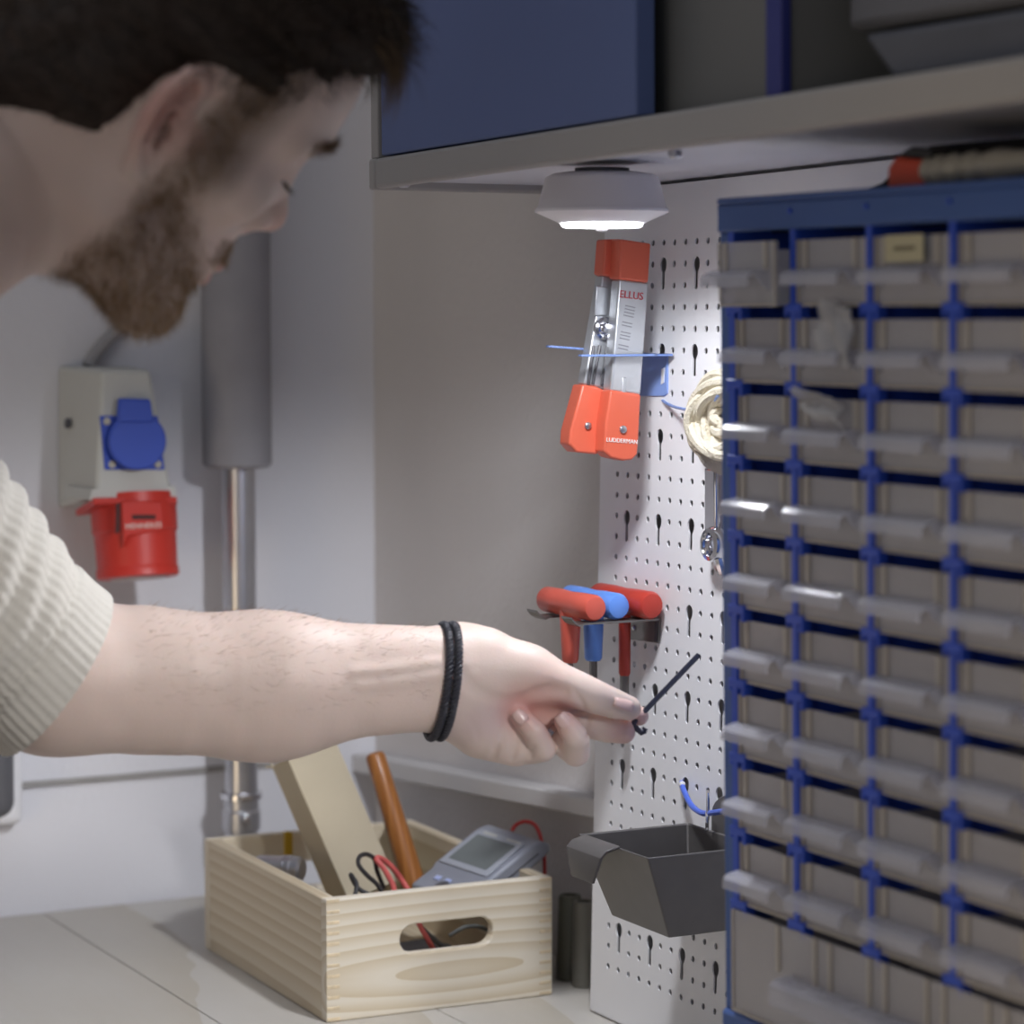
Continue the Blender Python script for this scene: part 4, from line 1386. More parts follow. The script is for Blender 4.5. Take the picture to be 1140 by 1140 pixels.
def pdist(q, X):
    if q.kind == 'chain':
        P, rr = q.p
        Y = X if q.S is None else X @ q.S.T
        best = None
        if len(P) == 1:
            return np.linalg.norm(Y - P[0], axis=1) - rr[0]
        for i in range(len(P) - 1):
            a, ab = P[i], P[i + 1] - P[i]
            t = np.clip((Y - a) @ ab / (ab @ ab), 0, 1)
            d = np.linalg.norm(Y - a - t[:, None] * ab, axis=1) - (rr[i] + t * (rr[i + 1] - rr[i]))
            best = d if best is None else np.minimum(best, d)
        return best
    c, r, M = q.p
    Y = (X - c) @ M            # columns of M are the ellipsoid axes
    k0 = np.linalg.norm(Y / r, axis=1)
    k1 = np.linalg.norm(Y / (r * r), axis=1) + 1e-9
    return np.where(k0 < 0.02, -min(r), k0 * (k0 - 1) / k1)


def field(prims, X):
    d = np.full(len(X), 1.0)
    for q in prims:
        e = pdist(q, X)
        k = q.k
        if q.op == 'u':
            h = np.maximum(k - np.abs(d - e), 0) / k
            d = np.minimum(d, e) - h * h * k * 0.25
        else:
            e = -e
            h = np.maximum(k - np.abs(d - e), 0) / k
            d = np.maximum(d, e) + h * h * k * 0.25
    return d


def cull(prims, c, r):
    return [q for q in prims if np.linalg.norm(q.c - c) - q.r < r + 0.045]


def field_b(prims, X, bs=0.04):
    """field at scattered points, sorted into boxes so that far pieces are skipped"""
    out = np.empty(len(X))
    key = np.floor(X / bs).astype(np.int64)
    kk = (key[:, 0] + 500) * 4000000 + (key[:, 1] + 500) * 2000 + key[:, 2] + 500
    order = np.argsort(kk, kind='stable')
    cuts = np.flatnonzero(np.diff(kk[order])) + 1
    for idx in np.split(order, cuts):
        c = (key[idx[0]] + 0.5) * bs
        out[idx] = field(cull(prims, c, bs * 0.87), X[idx])
    return out


def grow(prims, lo, hi, h, relax=2):
    lo, hi = np.asarray(lo, float), np.asarray(hi, float)
    B = 16
    nb = np.ceil((hi - lo) / (h * B)).astype(int)
    N = nb * B
    V = np.ones(tuple(N), bool)          # True = outside
    off = np.stack(np.meshgrid(*[np.arange(B)] * 3, indexing='ij'), -1).reshape(-1, 3) * h
    R = h * B * 0.87
    for i in range(nb[0]):
        for j in range(nb[1]):
            for k in range(nb[2]):
                o = lo + np.array([i, j, k]) * B * h
                c = o + h * B * 0.5
                sub = cull(prims, c, R)
                if not sub:
                    continue
                dc = field(sub, c[None])[0]
                if dc > R * 1.5 + 0.008:
                    continue
                sl = (slice(i * B, i * B + B), slice(j * B, j * B + B), slice(k * B, k * B + B))
                if dc < -R * 1.8 - 0.01:
                    V[sl] = False
                    continue
                V[sl] = (field(sub, o + off) > 0).reshape(B, B, B)
    quads = []
    st = np.array([N[1] * N[2], N[2], 1])
    for ax in range(3):
        a = [slice(None)] * 3
        b = [slice(None)] * 3
        a[ax], b[ax] = slice(0, -1), slice(1, None)
        diff = V[tuple(a)] != V[tuple(b)]
        idx = np.argwhere(diff)
        idx = idx[(idx > 0).all(1)]
        u, v = (ax + 1) % 3, (ax + 2) % 3
        eu, ev = np.zeros(3, int), np.zeros(3, int)
        eu[u], ev[v] = 1, 1
        ids = np.stack([(idx - eu - ev) @ st, (idx - ev) @ st, idx @ st, (idx - eu) @ st], 1)
        flip = V[idx[:, 0], idx[:, 1], idx[:, 2]]
        ids[flip] = ids[flip][:, ::-1]
        quads.append(ids)
    Q = np.vstack(quads)
    un, inv = np.unique(Q, return_inverse=True)
    Q = inv.reshape(-1, 4)
    X = lo + h * (np.stack([un // st[0], (un // st[1]) % N[1], un % N[2]], 1) + 0.5)
    X = project(prims, X, h, 3)
    for _ in range(relax):
        X = smooth(X, Q)
        X = project(prims, X, h, 1)
    return X, Q


def smooth(X, Q):
    s = np.zeros_like(X)
    n = np.zeros(len(X))
    for a in range(4):
        b = Q[:, (a + 1) % 4]
        np.add.at(s, Q[:, a], X[b])
        np.add.at(n, Q[:, a], 1)
        np.add.at(s, b, X[Q[:, a]])
        np.add.at(n, b, 1)
    return 0.4 * X + 0.6 * s / n[:, None]


def project(prims, X, h, it):
    e = 0.0004
    T = np.array([[1, 1, 1], [1, -1, -1], [-1, 1, -1], [-1, -1, 1]]) * e
    for _ in range(it):
        A = np.vstack([X + t for t in T])
        D = field_b(prims, A).reshape(4, -1)
        g = (D.T @ T) / (4 * e * e)
        d = D.mean(0)
        g2 = (g * g).sum(1) + 1e-6
        stp = -(d / g2)[:, None] * g
        L = np.linalg.norm(stp, axis=1)
        stp *= np.minimum(1, h / np.maximum(L, 1e-9))[:, None]
        X = X + stp
    return X


def mesh_np(name, X, Q, m, parent, tone=None, local=False):
    me = bpy.data.meshes.new(name)
    off = np.zeros(3)
    p = parent
    while p is not None and not local:
        off += np.array(p.location)
        p = p.parent
    X = X - off
    nq = Q.shape[1]
    me.vertices.add(len(X))
    me.vertices.foreach_set('co', X.astype(np.float32).ravel())
    me.loops.add(Q.size)
    me.loops.foreach_set('vertex_index', Q.astype(np.int32).ravel())
    me.polygons.add(len(Q))
    me.polygons.foreach_set('loop_start', (np.arange(len(Q)) * nq).astype(np.int32))
    me.polygons.foreach_set('loop_total', np.full(len(Q), nq, np.int32))
    me.update(calc_edges=True)
    me.polygons.foreach_set('use_smooth', np.ones(len(Q), bool))
    if tone is not None:
        at_ = me.color_attributes.new('tone', 'FLOAT_COLOR', 'POINT')
        at_.data.foreach_set('color', np.hstack([tone, np.ones((len(X), 1))]).astype(np.float32).ravel())
    me.materials.append(m)
    me.validate()
    o = bpy.data.objects.new(name, me)
    COL.objects.link(o)
    o.parent = parent
    return o


def noise3(X, f, seed=0):
    """cheap smooth noise: a few rotated sines"""
    r = np.random.default_rng(seed)
    s = np.zeros(len(X))
    for i in range(7):
        k = r.normal(size=3)
        k = k / np.linalg.norm(k) * f * (0.7 + 0.8 * r.random())
        s += np.sin(X @ k + r.random() * 6.3)
    return s / 7 * 1.6


# --- pose
HM = np.array([[0.83295623, 0.13587975, 0.53639594], [0.09138127, 0.92229085, -0.37553835], [-0.54574113, 0.36182356, 0.75581105]])
HO = np.array([0.50979624, 1.39781662, 1.561539])


def H(x, y, z):
    return HO + HM @ np.array([x, y, z], float)


def hell(c, r, k=0.01, op='u', R=None):
    return ell(H(*c), r, k, op, HM if R is None else HM @ R)


def hch(pts, rad, k=0.01, op='u'):
    return chain([H(*p) for p in pts], rad, k, op)


head = [
    hell((-0.006, 0, 0.042), (0.0965, 0.074, 0.086)),
    hell((0.022, 0, 0.058), (0.076, 0.066, 0.070), 0.02),
    hell((0.040, 0, -0.006), (0.046, 0.057, 0.060), 0.02),
    hell((0.060, 0, -0.050), (0.039, 0.036, 0.044), 0.02),
    hell((0.030, 0, -0.055), (0.050, 0.044, 0.032), 0.02),
    hell((0.085, 0, 0.005), (0.014, 0.022, 0.034), 0.015),
    hch([(0.076, -0.010, -0.088), (0.076, 0.010, -0.088)], 0.0155, 0.016),
]
for s in (-1, 1):
    head += [
        hch([(0.068, s * 0.042, -0.004), (0.040, s * 0.060, -0.002), (0.012, s * 0.067, 0.0)], [0.013, 0.0105, 0.008], 0.022),
        hch([(0.006, s * 0.057, -0.020), (0.010, s * 0.053, -0.052), (0.042, s * 0.040, -0.074), (0.074, s * 0.014, -0.089)], [0.013, 0.015, 0.014, 0.014], 0.024),
        hch([(0.0890, s * 0.006, 0.0400), (0.0850, s * 0.026, 0.0425), (0.0700, s * 0.046, 0.0340)], [0.0095, 0.0090, 0.0080], 0.012),
        hell((0.0945, s * 0.030, 0.0190), (0.014, 0.015, 0.0105), 0.014, 's'),
        hell((0.0745, s * 0.0315, 0.0185), (0.0135, 0.0150, 0.0125), 0.004),
        hch([(0.0885, s * 0.016, 0.0160), (0.0895, s * 0.031, 0.0125), (0.0800, s * 0.0445, 0.0150)], 0.0016, 0.004, 's'),
    ]
head += [
    hch([(0.0850, 0, 0.0300), (0.0940, 0, 0.0110), (0.1035, 0, -0.0040)], [0.0080, 0.0076, 0.0080], 0.010),
    hell((0.1055, 0, -0.0105), (0.0102, 0.0098, 0.0088), 0.007),
    hch([(0.103, 0, -0.015), (0.098, 0, -0.025)], [0.0048, 0.0045], 0.006),
]
for s in (-1, 1):
    head += [
        hell((0.0965, s * 0.0115, -0.0145), (0.0085, 0.0058, 0.0068), 0.005),
        hell((0.1005, s * 0.0062, -0.0215), (0.0048, 0.0028, 0.0046), 0.002, 's'),
        hch([(0.0900, s * 0.0180, -0.008), (0.0880, s * 0.0210, -0.020)], 0.0014, 0.006, 's'),
    ]
head += [
    hch([(0.0880, -0.020, -0.0530), (0.0970, -0.008, -0.0490), (0.0985, 0, -0.0500), (0.0970, 0.008, -0.0490), (0.0880, 0.020, -0.0530)], [0.0030, 0.0050, 0.0048, 0.0050, 0.0030], 0.005),
    hch([(0.0870, -0.019, -0.0560), (0.0945, -0.008, -0.0605), (0.0960, 0, -0.0610), (0.0945, 0.008, -0.0605), (0.0870, 0.019, -0.0560)], [0.0030, 0.0056, 0.0060, 0.0056, 0.0030], 0.005),
    hch([(0.0905, -0.024, -0.0550), (0.1000, -0.010, -0.0548), (0.1030, 0, -0.0552), (0.1000, 0.010, -0.0548), (0.0905, 0.024, -0.0550)], 0.0011, 0.003, 's'),
    hch([(0.0995, 0, -0.032), (0.1015, 0, -0.043)], 0.0012, 0.006, 's'),
    hell((0.096, 0, -0.073), (0.008, 0.018, 0.005), 0.010, 's'),
]
# ears: a folded shell on each side
EAR = {}
for s in (-1, 1):
    eo = np.array([0.005, s * 0.0700, 0.004])
    eu = _nrm([-0.16, s * 0.10, 1.0])
    ebk = _nrm([-math.cos(math.radians(38)), s * math.sin(math.radians(38)), -0.10])
    ebk = _nrm(ebk - eu * (ebk @ eu))
    en = np.cross(eu, ebk) * (1 if s < 0 else -1)
    if en[1] * s < 0:
        en = -en
    EAR[s] = (eo, ebk, eu, en)

    def E(b, u, n=0.0, eo=eo, ebk=ebk, eu=eu, en=en):
        return H(*(eo + ebk * b + eu * u + en * n))

    RM = HM @ np.stack([ebk, eu, en], 1)
    head += [
        ell(E(0.013, 0.006, -0.0030), (0.0165, 0.0285, 0.0034), 0.004, 'u', RM),
        ell(E(0.006, 0.002, -0.0100), (0.0100, 0.0200, 0.0100), 0.008, 'u', RM),
        ell(E(0.010, -0.024, -0.0010), (0.0085, 0.0085, 0.0045), 0.006, 'u', RM),
        ell(E(0.0085, -0.0015, 0.0020), (0.0092, 0.0125, 0.0090), 0.002, 's', RM),
        ell(E(0.0120, 0.0225, 0.0020), (0.0075, 0.0085, 0.0058), 0.002, 's', RM),
        ell(E(0.0245, 0.0080, 0.0015), (0.0028, 0.0150, 0.0050), 0.002, 's', RM),
        chain([E(0.006, 0.004, -0.001), E(-0.0005, 0.012, 0.001), E(0.001, 0.025, 0.002), E(0.010, 0.0350, 0.0025), E(0.021, 0.0335, 0.0028), E(0.0290, 0.0220, 0.0028), E(0.0300, 0.0080, 0.0025), E(0.0260, -0.0080, 0.0015), E(0.0185, -0.0190, 0.0005), E(0.0110, -0.0275, -0.0005)],
              [0.0024, 0.0029, 0.0033, 0.0036, 0.0036, 0.0034, 0.0032, 0.0031, 0.0038, 0.0052], 0.002),
        chain([E(0.0155, 0.0245, -0.0005), E(0.0190, 0.0120, 0.0010), E(0.0195, 0.0000, 0.0012), E(0.0150, -0.0125, 0.0012), E(0.0085, -0.0165, 0.0015)], [0.0020, 0.0025, 0.0026, 0.0027, 0.0030], 0.002),
        chain([E(0.0015, 0.001, 0.001), E(0.0020, -0.0070, 0.0025), E(0.0040, -0.0125, 0.0020)], [0.0035, 0.0038, 0.0030], 0.004),
        chain([E(0.0058, -0.0035, 0.000), E(0.0035, -0.0035, -0.016)], [0.0034, 0.0030], 0.002, 's'),
    ]

# --- trunk
NB = at(-225, 288, 1.385)
SL = at(-255, 446, 1.56)
SR = 2 * NB - SL + np.array([0.0, 0.02, 0.005])
SR = np.array([0.13, 1.215, 1.395])
HIP = np.array([0.02, 1.33, 0.98])
ta = _nrm(NB - HIP)
tl_ = _nrm((SL - SR) - ta * ((SL - SR) @ ta))
tf = np.cross(tl_, ta)
if tf[0] < 0:
    tf = -tf
TM = np.stack([ta, tl_, tf], 1)
mid = lambda t: HIP + (NB - HIP) * t
neck = [
    chain([H(-0.030, 0, -0.018), H(-0.042, 0, -0.070), NB], [0.055, 0.053, 0.060], 0.028),
    chain([H(0.020, 0, -0.070), H(-0.018, 0, -0.098), NB + tf * 0.030 - ta * 0.02], [0.030, 0.036, 0.042], 0.03),
]
trunk = [
    chain([NB, SL], [0.050, 0.052], 0.05),
    chain([NB, SR], [0.050, 0.052], 0.05),
    ell(mid(0.70), (0.19, 0.165, 0.110), 0.05, 'u', TM),
    ell(mid(0.35), (0.22, 0.140, 0.098), 0.06, 'u', TM),
    ell(mid(0.02), (0.14, 0.155, 0.110), 0.06, 'u', TM),
]
# --- reaching arm (its palm turned to the camera)
S1 = np.eye(3) + 0.15 * np.outer(CD, CD)
S2 = np.eye(3) + 0.42 * np.outer(CD, CD)
EL = at(58, 752, 1.705)
fa = [(58, 752, 1.705, 80), (110, 755, 1.712, 82), (160, 757, 1.720, 83.5), (200, 760, 1.724, 81), (250, 763, 1.730, 77), (300, 764, 1.736, 72.5), (350, 761, 1.742, 67.5), (400, 757.5, 1.748, 63.5), (450, 756, 1.754, 60), (480, 756, 1.758, 58.5), (512, 757, 1.764, 55)]
FA = [at(x, y, z) for x, y, z, r in fa]
FR = [r * z / F_PX for x, y, z, r in fa]
arm_ = [
    chain([SL, SL * 0.5 + EL * 0.5 + np.array([0.0, 0, -0.004]), EL], [0.060, 0.054, 0.0475], 0.04),
    chain(FA[:6], FR[:6], 0.02, 'u', S1),
    chain(FA[5:], FR[5:], 0.03, 'u', S2),
]
ZH = 1.775


def hp_(x, y, d=0.0):
    """point of the hand: pixel and centimetres towards the camera"""
    return at(x, y, ZH - d / 100.0)


hand = [
    # palm: heel, thenar, outer edge, metacarpals
    chain([hp_(508, 752), hp_(545, 772, -0.3), hp_(590, 790, -0.6)], [0.0265, 0.0250, 0.0200], 0.02, 'u', S2),
    chain([hp_(505, 790, 0.0), hp_(535, 812, 0.1), hp_(572, 826, 0.0)], [0.0165, 0.0185, 0.0155], 0.018),
    chain([hp_(512, 727, 0.0), hp_(545, 736, 0.5), hp_(585, 748, 0.7)], [0.0150, 0.0185, 0.0165], 0.018),
    chain([hp_(530, 745, 0.2), hp_(560, 762, 0.7)], [0.015, 0.0130], 0.016),
    chain([hp_(560, 752, -0.9), hp_(622, 764, -1.2)], [0.0130, 0.0105], 0.014),
    chain([hp_(560, 775, -0.9), hp_(622, 788, -1.3)], [0.0130, 0.0108], 0.012),
    chain([hp_(545, 800, -0.6), hp_(603, 806, -0.9)], [0.0130, 0.0105], 0.012),
    chain([hp_(540, 815, -0.3), hp_(580, 828, -0.5)], [0.0130, 0.0100], 0.010),
    # thumb
    chain([hp_(580, 748, 0.8), hp_(610, 757, 1.0), hp_(640, 767, 1.0), hp_(662, 775.5, 0.95), hp_(684, 783.5, 0.7), hp_(700, 788.5, 0.45)],
          [0.0155, 0.0145, 0.0125, 0.0112, 0.0098, 0.0082], 0.010),
    chain([hp_(590, 752, 0.1), hp_(622, 768, -0.7)], [0.0125, 0.0090], 0.016),
    # index behind the thumb
    chain([hp_(620, 765, -1.25), hp_(655, 778, -2.0), hp_(690, 790, -1.75), hp_(711, 797, -0.95)], [0.0098, 0.0092, 0.0080, 0.0066], 0.004),
    # middle finger under the thumb
    chain([hp_(618, 788, -1.35), hp_(647, 803, -0.75), hp_(676, 811, -0.55), hp_(694, 814.5, -0.45)], [0.0100, 0.0100, 0.0094, 0.0080], 0.003),
    # ring finger, curled to the camera
    chain([hp_(600, 806, -0.9), hp_(622, 822, -0.2), hp_(641, 838, 0.35), hp_(642, 822, 1.45), hp_(629, 804, 1.55)], [0.0100, 0.0094, 0.0092, 0.0086, 0.0070], 0.0025),
    # little finger, curled
    chain([hp_(575, 830, -0.5), hp_(592, 836, 0.3), hp_(605, 834, 0.95), hp_(595, 814, 1.75), hp_(577, 795, 1.70)], [0.0095, 0.0088, 0.0084, 0.0078, 0.0062], 0.0025),
]
# --- the other arm, its hand resting on the bench
ELR = np.array([0.20, 1.10, 1.12])
WRR = np.array([0.425, 1.15, 0.952])
armr = [
    chain([SR, ELR], [0.058, 0.046], 0.04),
    chain([ELR, ELR * 0.65 + WRR * 0.35, WRR], [0.045, 0.042, 0.030], 0.02),
]
hdv = _nrm(np.array([0.12, 0.03, -0.035]))
hlt = _nrm(np.array([0.0, 1.0, 0.0]) - hdv * hdv[1])
PK = WRR + hdv * 0.085
armr.append(chain([WRR, WRR + hdv * 0.05 + hlt * 0.012, PK + hlt * 0.014], [0.026, 0.022, 0.016], 0.02))
armr.append(chain([WRR, WRR + hdv * 0.05 - hlt * 0.012, PK - hlt * 0.016], [0.026, 0.022, 0.016], 0.02))
for q, L_ in zip((-0.033, -0.011, 0.011, 0.032), (0.060, 0.074, 0.078, 0.068)):
    b0 = PK + hlt * q
    b1 = b0 + _nrm(hdv + hlt * q * 4) * L_ * 0.5
    b2 = b1 + _nrm(hdv + hlt * q * 4) * L_ * 0.5
    b1[2] = max(b1[2], TZ + 0.014)
    b2[2] = TZ + 0.0095
    armr.append(chain([b0, b1, b2], [0.0100, 0.0090, 0.0075], 0.004))
tb0 = WRR + hdv * 0.03 + hlt * 0.026
armr.append(chain([tb0, tb0 + hdv * 0.03 + hlt * 0.025, tb0 + hdv * 0.056 + hlt * 0.034 - np.array([0, 0, 0.006])], [0.016, 0.0115, 0.009], 0.01))

BODY = head + neck + trunk + arm_ + hand + armr
_HP = hand + arm_


def surf(px, py, z0=1.60):
    """first point of the arm or hand met from the front"""
    z = z0
    for _ in range(60):
        d = field(_HP, at(px, py, z)[None])[0]
        if d < 0.0002:
            break
        z += max(d * 0.8, 0.0002)
        if z > 1.95:
            break
    return at(px, py, z)


def crease(pts, r, k, push=0.0):
    return chain([surf(x, y) - CD * push for x, y in pts], r, k, 's')


for pts in ([(392, 748), (425, 746), (460, 742), (489, 738)], [(400, 764), (430, 761), (462, 757), (489, 752)]):
    BODY.append(chain([surf(x, y) + CD * 0.0016 for x, y in pts], [0.0010, 0.0024, 0.0026, 0.0016], 0.006))
BODY += [
    crease([(514, 748), (530, 768), (548, 779), (566, 783), (580, 780)], [0.0012, 0.0022, 0.0026, 0.0024, 0.0014], 0.006),
    crease([(580, 780), (596, 772), (612, 768), (628, 770)], [0.0016, 0.0028, 0.0028, 0.0014], 0.006),
    crease([(548, 846), (555, 828), (560, 812), (558, 800)], [0.0008, 0.0016, 0.0016, 0.0008], 0.004),
    crease([(569, 846), (574, 830), (573, 816)], [0.0008, 0.0018, 0.0010], 0.004),
    crease([(512, 742), (522, 745), (534, 744)], [0.0007, 0.0013, 0.0007], 0.004),
    crease([(514, 762), (526, 770), (536, 782)], [0.0007, 0.0013, 0.0007], 0.004),
    crease([(520, 800), (530, 812), (533, 826)], [0.0006, 0.0012, 0.0006], 0.004),
    crease([(656, 796), (652, 808), (653, 822)], [0.0006, 0.0012, 0.0006], 0.003),
    crease([(594, 832), (590, 842)], 0.0009, 0.003),
    crease([(640, 770), (648, 782), (650, 790)], [0.0004, 0.0009, 0.0004], 0.003),
]
import time as _t
_t0 = _t.time()
lo = np.array([-0.20, 0.98, 0.90])
hi = np.array([1.00, 1.74, 1.73])
XB, QB = grow(BODY, lo, hi, 0.0020)
print('body', len(XB), round(_t.time() - _t0, 1))

# --- skin tones (real colour of skin, stubble and lips; shading painted on the palm)
base = np.array(lin((224, 202, 191)))
tone = np.tile(base, (len(XB), 1))
tone *= (1 + 0.05 * noise3(XB, 60, 1) + 0.03 * noise3(XB, 220, 2))[:, None]


def mixc(w, rgb):
    global tone
    w = np.clip(w, 0, 1)[:, None]
    tone = tone * (1 - w) + np.array(lin(rgb)) * w


def blob(c, r):
    return np.clip(1.4 - np.linalg.norm(XB - np.asarray(c), axis=1) / r, 0, 1)


L3 = (XB - HO) @ HM      # head coordinates


def sst(x, a, b):
    t = np.clip((x - a) / (b - a), 0, 1)
    return t * t * (3 - 2 * t)


def beard_mask(P):
    x, y, z = P[:, 0], np.abs(P[:, 1]), P[:, 2]
    cheek = -0.030 + (0.055 - x).clip(-0.03, 0.06) * 0.85       # upper edge rises towards the sideburn
    m = sst(cheek - z, -0.010, 0.010) * sst(x, 0.006, 0.020)
    side = sst(x, 0.008, 0.016) * sst(0.046 - x, 0.0, 0.014) * sst(y, 0.045, 0.055) * sst(z, -0.06, -0.03) * sst(0.075 - z, 0.0, 0.02)
    must = sst(-0.031 - z, -0.002, 0.004) * sst(x, 0.070, 0.085) * sst(z, -0.050, -0.046) * sst(0.034 - y, 0.0, 0.008)
    m = np.maximum(np.maximum(m, side), must)
    m *= sst(z, -0.116, -0.100) * sst(x - (0.002 - 0.25 * (z + 0.05)), -0.006, 0.014)
    lips = sst(x, 0.084, 0.090) * (y < 0.021) * (z > -0.0655) * (z < -0.0455)
    nose = sst(z, -0.030, -0.026) * sst(x, 0.075, 0.085)
    return m * (1 - lips) * (1 - nose)


near = np.linalg.norm(L3, axis=1) < 0.16
bm_ = np.where(near, beard_mask(L3), 0) * (0.75 + 0.25 * noise3(XB, 300, 5).clip(-1, 1))
mixc(bm_ * 0.55, (104, 80, 58))
sb_ = near * sst(L3[:, 0], 0.012, 0.022) * sst(0.060 - L3[:, 0], 0, 0.016) * sst(L3[:, 2], -0.03, 0.0) * (np.abs(L3[:, 1]) > 0.045)
mixc(sb_ * 0.5, (84, 66, 50))
fd_ = near * sst(-L3[:, 0], 0.020, 0.045) * sst(L3[:, 2] + 0.055 - 0.9 * (L3[:, 0] + 0.085).clip(0, 0.1), -0.012, 0.02)
mixc(fd_ * 0.6, (84, 66, 50))
lipm = near * sst(L3[:, 0], 0.086, 0.092) * (np.abs(L3[:, 1]) < 0.019) * (L3[:, 2] > -0.0655) * (L3[:, 2] < -0.0465)
mixc(lipm * 0.6, (186, 112, 104))
e0 = EAR[-1][0]
mixc(blob(H(*(e0 + EAR[-1][1] * 0.022 + EAR[-1][2] * 0.012)), 0.030) * (np.abs(L3[:, 1]) > 0.073) * 0.45, (206, 120, 104))
mixc(blob(H(0.112, 0, -0.014), 0.016) * 0.35, (212, 132, 112))
scalp = near * sst(L3[:, 2] + 0.5 * L3[:, 0] * (L3[:, 0] < 0) - 0.0, 0.03, 0.05) * sst(0.075 - L3[:, 0], -0.01, 0.02)
# hand: red skin and shading painted in the palm hollow, bluish shading at the heel
mixc(blob(hp_(598, 778, 0.6), 0.024) * 0.50, (206, 122, 108))
mixc(blob(hp_(566, 775, 1.0), 0.018) * 0.28, (206, 130, 114))
for c in (hp_(626, 800, 1.9), hp_(575, 792, 2.0), hp_(698, 818, 0.2), hp_(712, 797, -0.5)):
    mixc(blob(c, 0.012) * 0.35, (214, 142, 134))
for c in (hp_(520, 800, 1.5), hp_(548, 800, 1.6)):
    mixc(blob(c, 0.016) * 0.25, (186, 158, 172))

person = thing('person', 'bearded person in cream knitted shirt leaning in, holding a hex key', 'person', (0.02, 1.33, 0.0))
M_SKIN = vcol('skin', 0.46, sss=0.12, bump=0.12, bscale=900)
mesh_np('body', XB, QB, M_SKIN, person, tone)

# --- hair: cap grown over the skull, then strands
def hair_top(u):
    return u


hairp = [
    hell((-0.010, 0, 0.050), (0.1010, 0.0790, 0.0920), 0.01),
    hell((0.020, 0, 0.102), (0.072, 0.062, 0.036), 0.03),
    hell((0.062, 0, 0.108), (0.030, 0.048, 0.022), 0.02),
    hell((-0.068, 0, -0.014), (0.036, 0.055, 0.056), 0.02),
]
hairp.append(hell((-0.042, 0, 0.000), (0.046, 0.0735, 0.052), 0.02))
# free the face, ears and neck
hairp += [
    hell((0.114, 0, 0.018), (0.066, 0.095, 0.078), 0.016, 's'),
    hell((0.056, 0, -0.016), (0.060, 0.110, 0.076), 0.020, 's'),
    hch([(0.015, -0.11, 0.000), (0.015, 0.11, 0.000)], 0.034, 0.010, 's'),
    hch([(0.010, -0.11, 0.020), (0.010, 0.11, 0.020)], 0.024, 0.010, 's'),
    hch([(-0.020, -0.12, -0.086), (-0.060, -0.12, -0.106), (-0.10, -0.12, -0.124)], 0.050, 0.02, 's'),
    hch([(-0.020, 0.12, -0.086), (-0.060, 0.12, -0.106), (-0.10, 0.12, -0.124)], 0.050, 0.02, 's'),
    hch([(-0.020, -0.06, -0.086), (-0.060, -0.06, -0.106), (-0.10, -0.06, -0.124)], 0.048, 0.02, 's'),
    hch([(-0.020, 0.06, -0.086), (-0.060, 0.06, -0.106), (-0.10, 0.06, -0.124)], 0.048, 0.02, 's'),
    hch([(-0.060, 0, -0.106), (-0.10, 0, -0.124)], 0.050, 0.02, 's'),
]
XH, QH = grow(hairp, HO - 0.19, HO + 0.19, 0.0028)
LH = (XH - HO) @ HM
nd = XH - H(-0.005, 0, 0.03)
nd /= np.linalg.norm(nd, axis=1)[:, None]
XH = XH + nd * (0.0022 * noise3(LH * np.array([0.35, 1, 1]), 330, 3) + 0.0012 * noise3(LH * np.array([0.3, 1, 1]), 800, 4))[:, None]
hb = np.array(lin((50, 39, 32)))
M_HAIR = vcol('hair', 0.55, bump=0.6, bscale=700, spec=0.35)
hair = mesh_np('hair', XH, QH, M_HAIR, person, hb * (1 + 0.35 * noise3(LH * np.array([0.3, 1, 1]), 500, 9)).clip(0.4, 1.6)[:, None])


def strands(roots, dirs, lens, r0, sag, seg=3, curl=0.0, sides=3):
    """thin tapered tubes, vectorised"""
    n = len(roots)
    T = dirs / np.linalg.norm(dirs, axis=1)[:, None]
    P = [roots]
    cur = T.copy()
    for i in range(seg):
        cur = cur + sag / seg + curl * rng.normal(size=(n, 3)) / seg
        cur /= np.linalg.norm(cur, axis=1)[:, None]
        P.append(P[-1] + cur * (lens / seg)[:, None])
    ref = np.cross(T, np.array([0.31, 0.67, 0.67]))
    ref /= np.linalg.norm(ref, axis=1)[:, None] + 1e-9
    w = np.cross(T, ref)
    V = []
    for i in range(seg + 1):
        rad = r0 * (1 - 0.85 * i / seg)
        for k in range(sides):
            a = 2 * PI * k / sides
            V.append(P[i] + rad * (math.cos(a) * ref + math.sin(a) * w))
    V = np.stack(V, 1).reshape(-1, 3)
    per = (seg + 1) * sides
    q = []
    for i in range(seg):
        for k in range(sides):
            l = (k + 1) % sides
            q.append((i * sides + k, i * sides + l, (i + 1) * sides + l, (i + 1) * sides + k))
    q = np.array(q)
    Q = (np.arange(n)[:, None, None] * per + q[None]).reshape(-1, 4)
    return V, Q, per


def strand_obj(name, roots, dirs, lens, r0, sag, col_, parent, seg=3, curl=0.1, var=0.3):
    V, Q, per = strands(roots, dirs, lens, r0, sag, seg, curl)
    f = (1 + var * rng.normal(size=len(roots))).clip(0.4, 1.8)
    t = np.repeat(np.array(lin(col_))[None] * f[:, None], per, 0)
    o = mesh_np(name, V, Q, M_HAIR, parent, t)
    o['kind'] = 'stuff'
    return o


def normals(X, Q):
    n = np.cross(X[Q[:, 2]] - X[Q[:, 0]], X[Q[:, 3]] - X[Q[:, 1]])
    N = np.zeros_like(X)
    for a in range(4):
        np.add.at(N, Q[:, a], n)
    return N / (np.linalg.norm(N, axis=1)[:, None] + 1e-12)


NB_ = normals(XB, QB)
NH_ = normals(XH, QH)
hx, hy, hz = HM[:, 0], HM[:, 1], HM[:, 2]
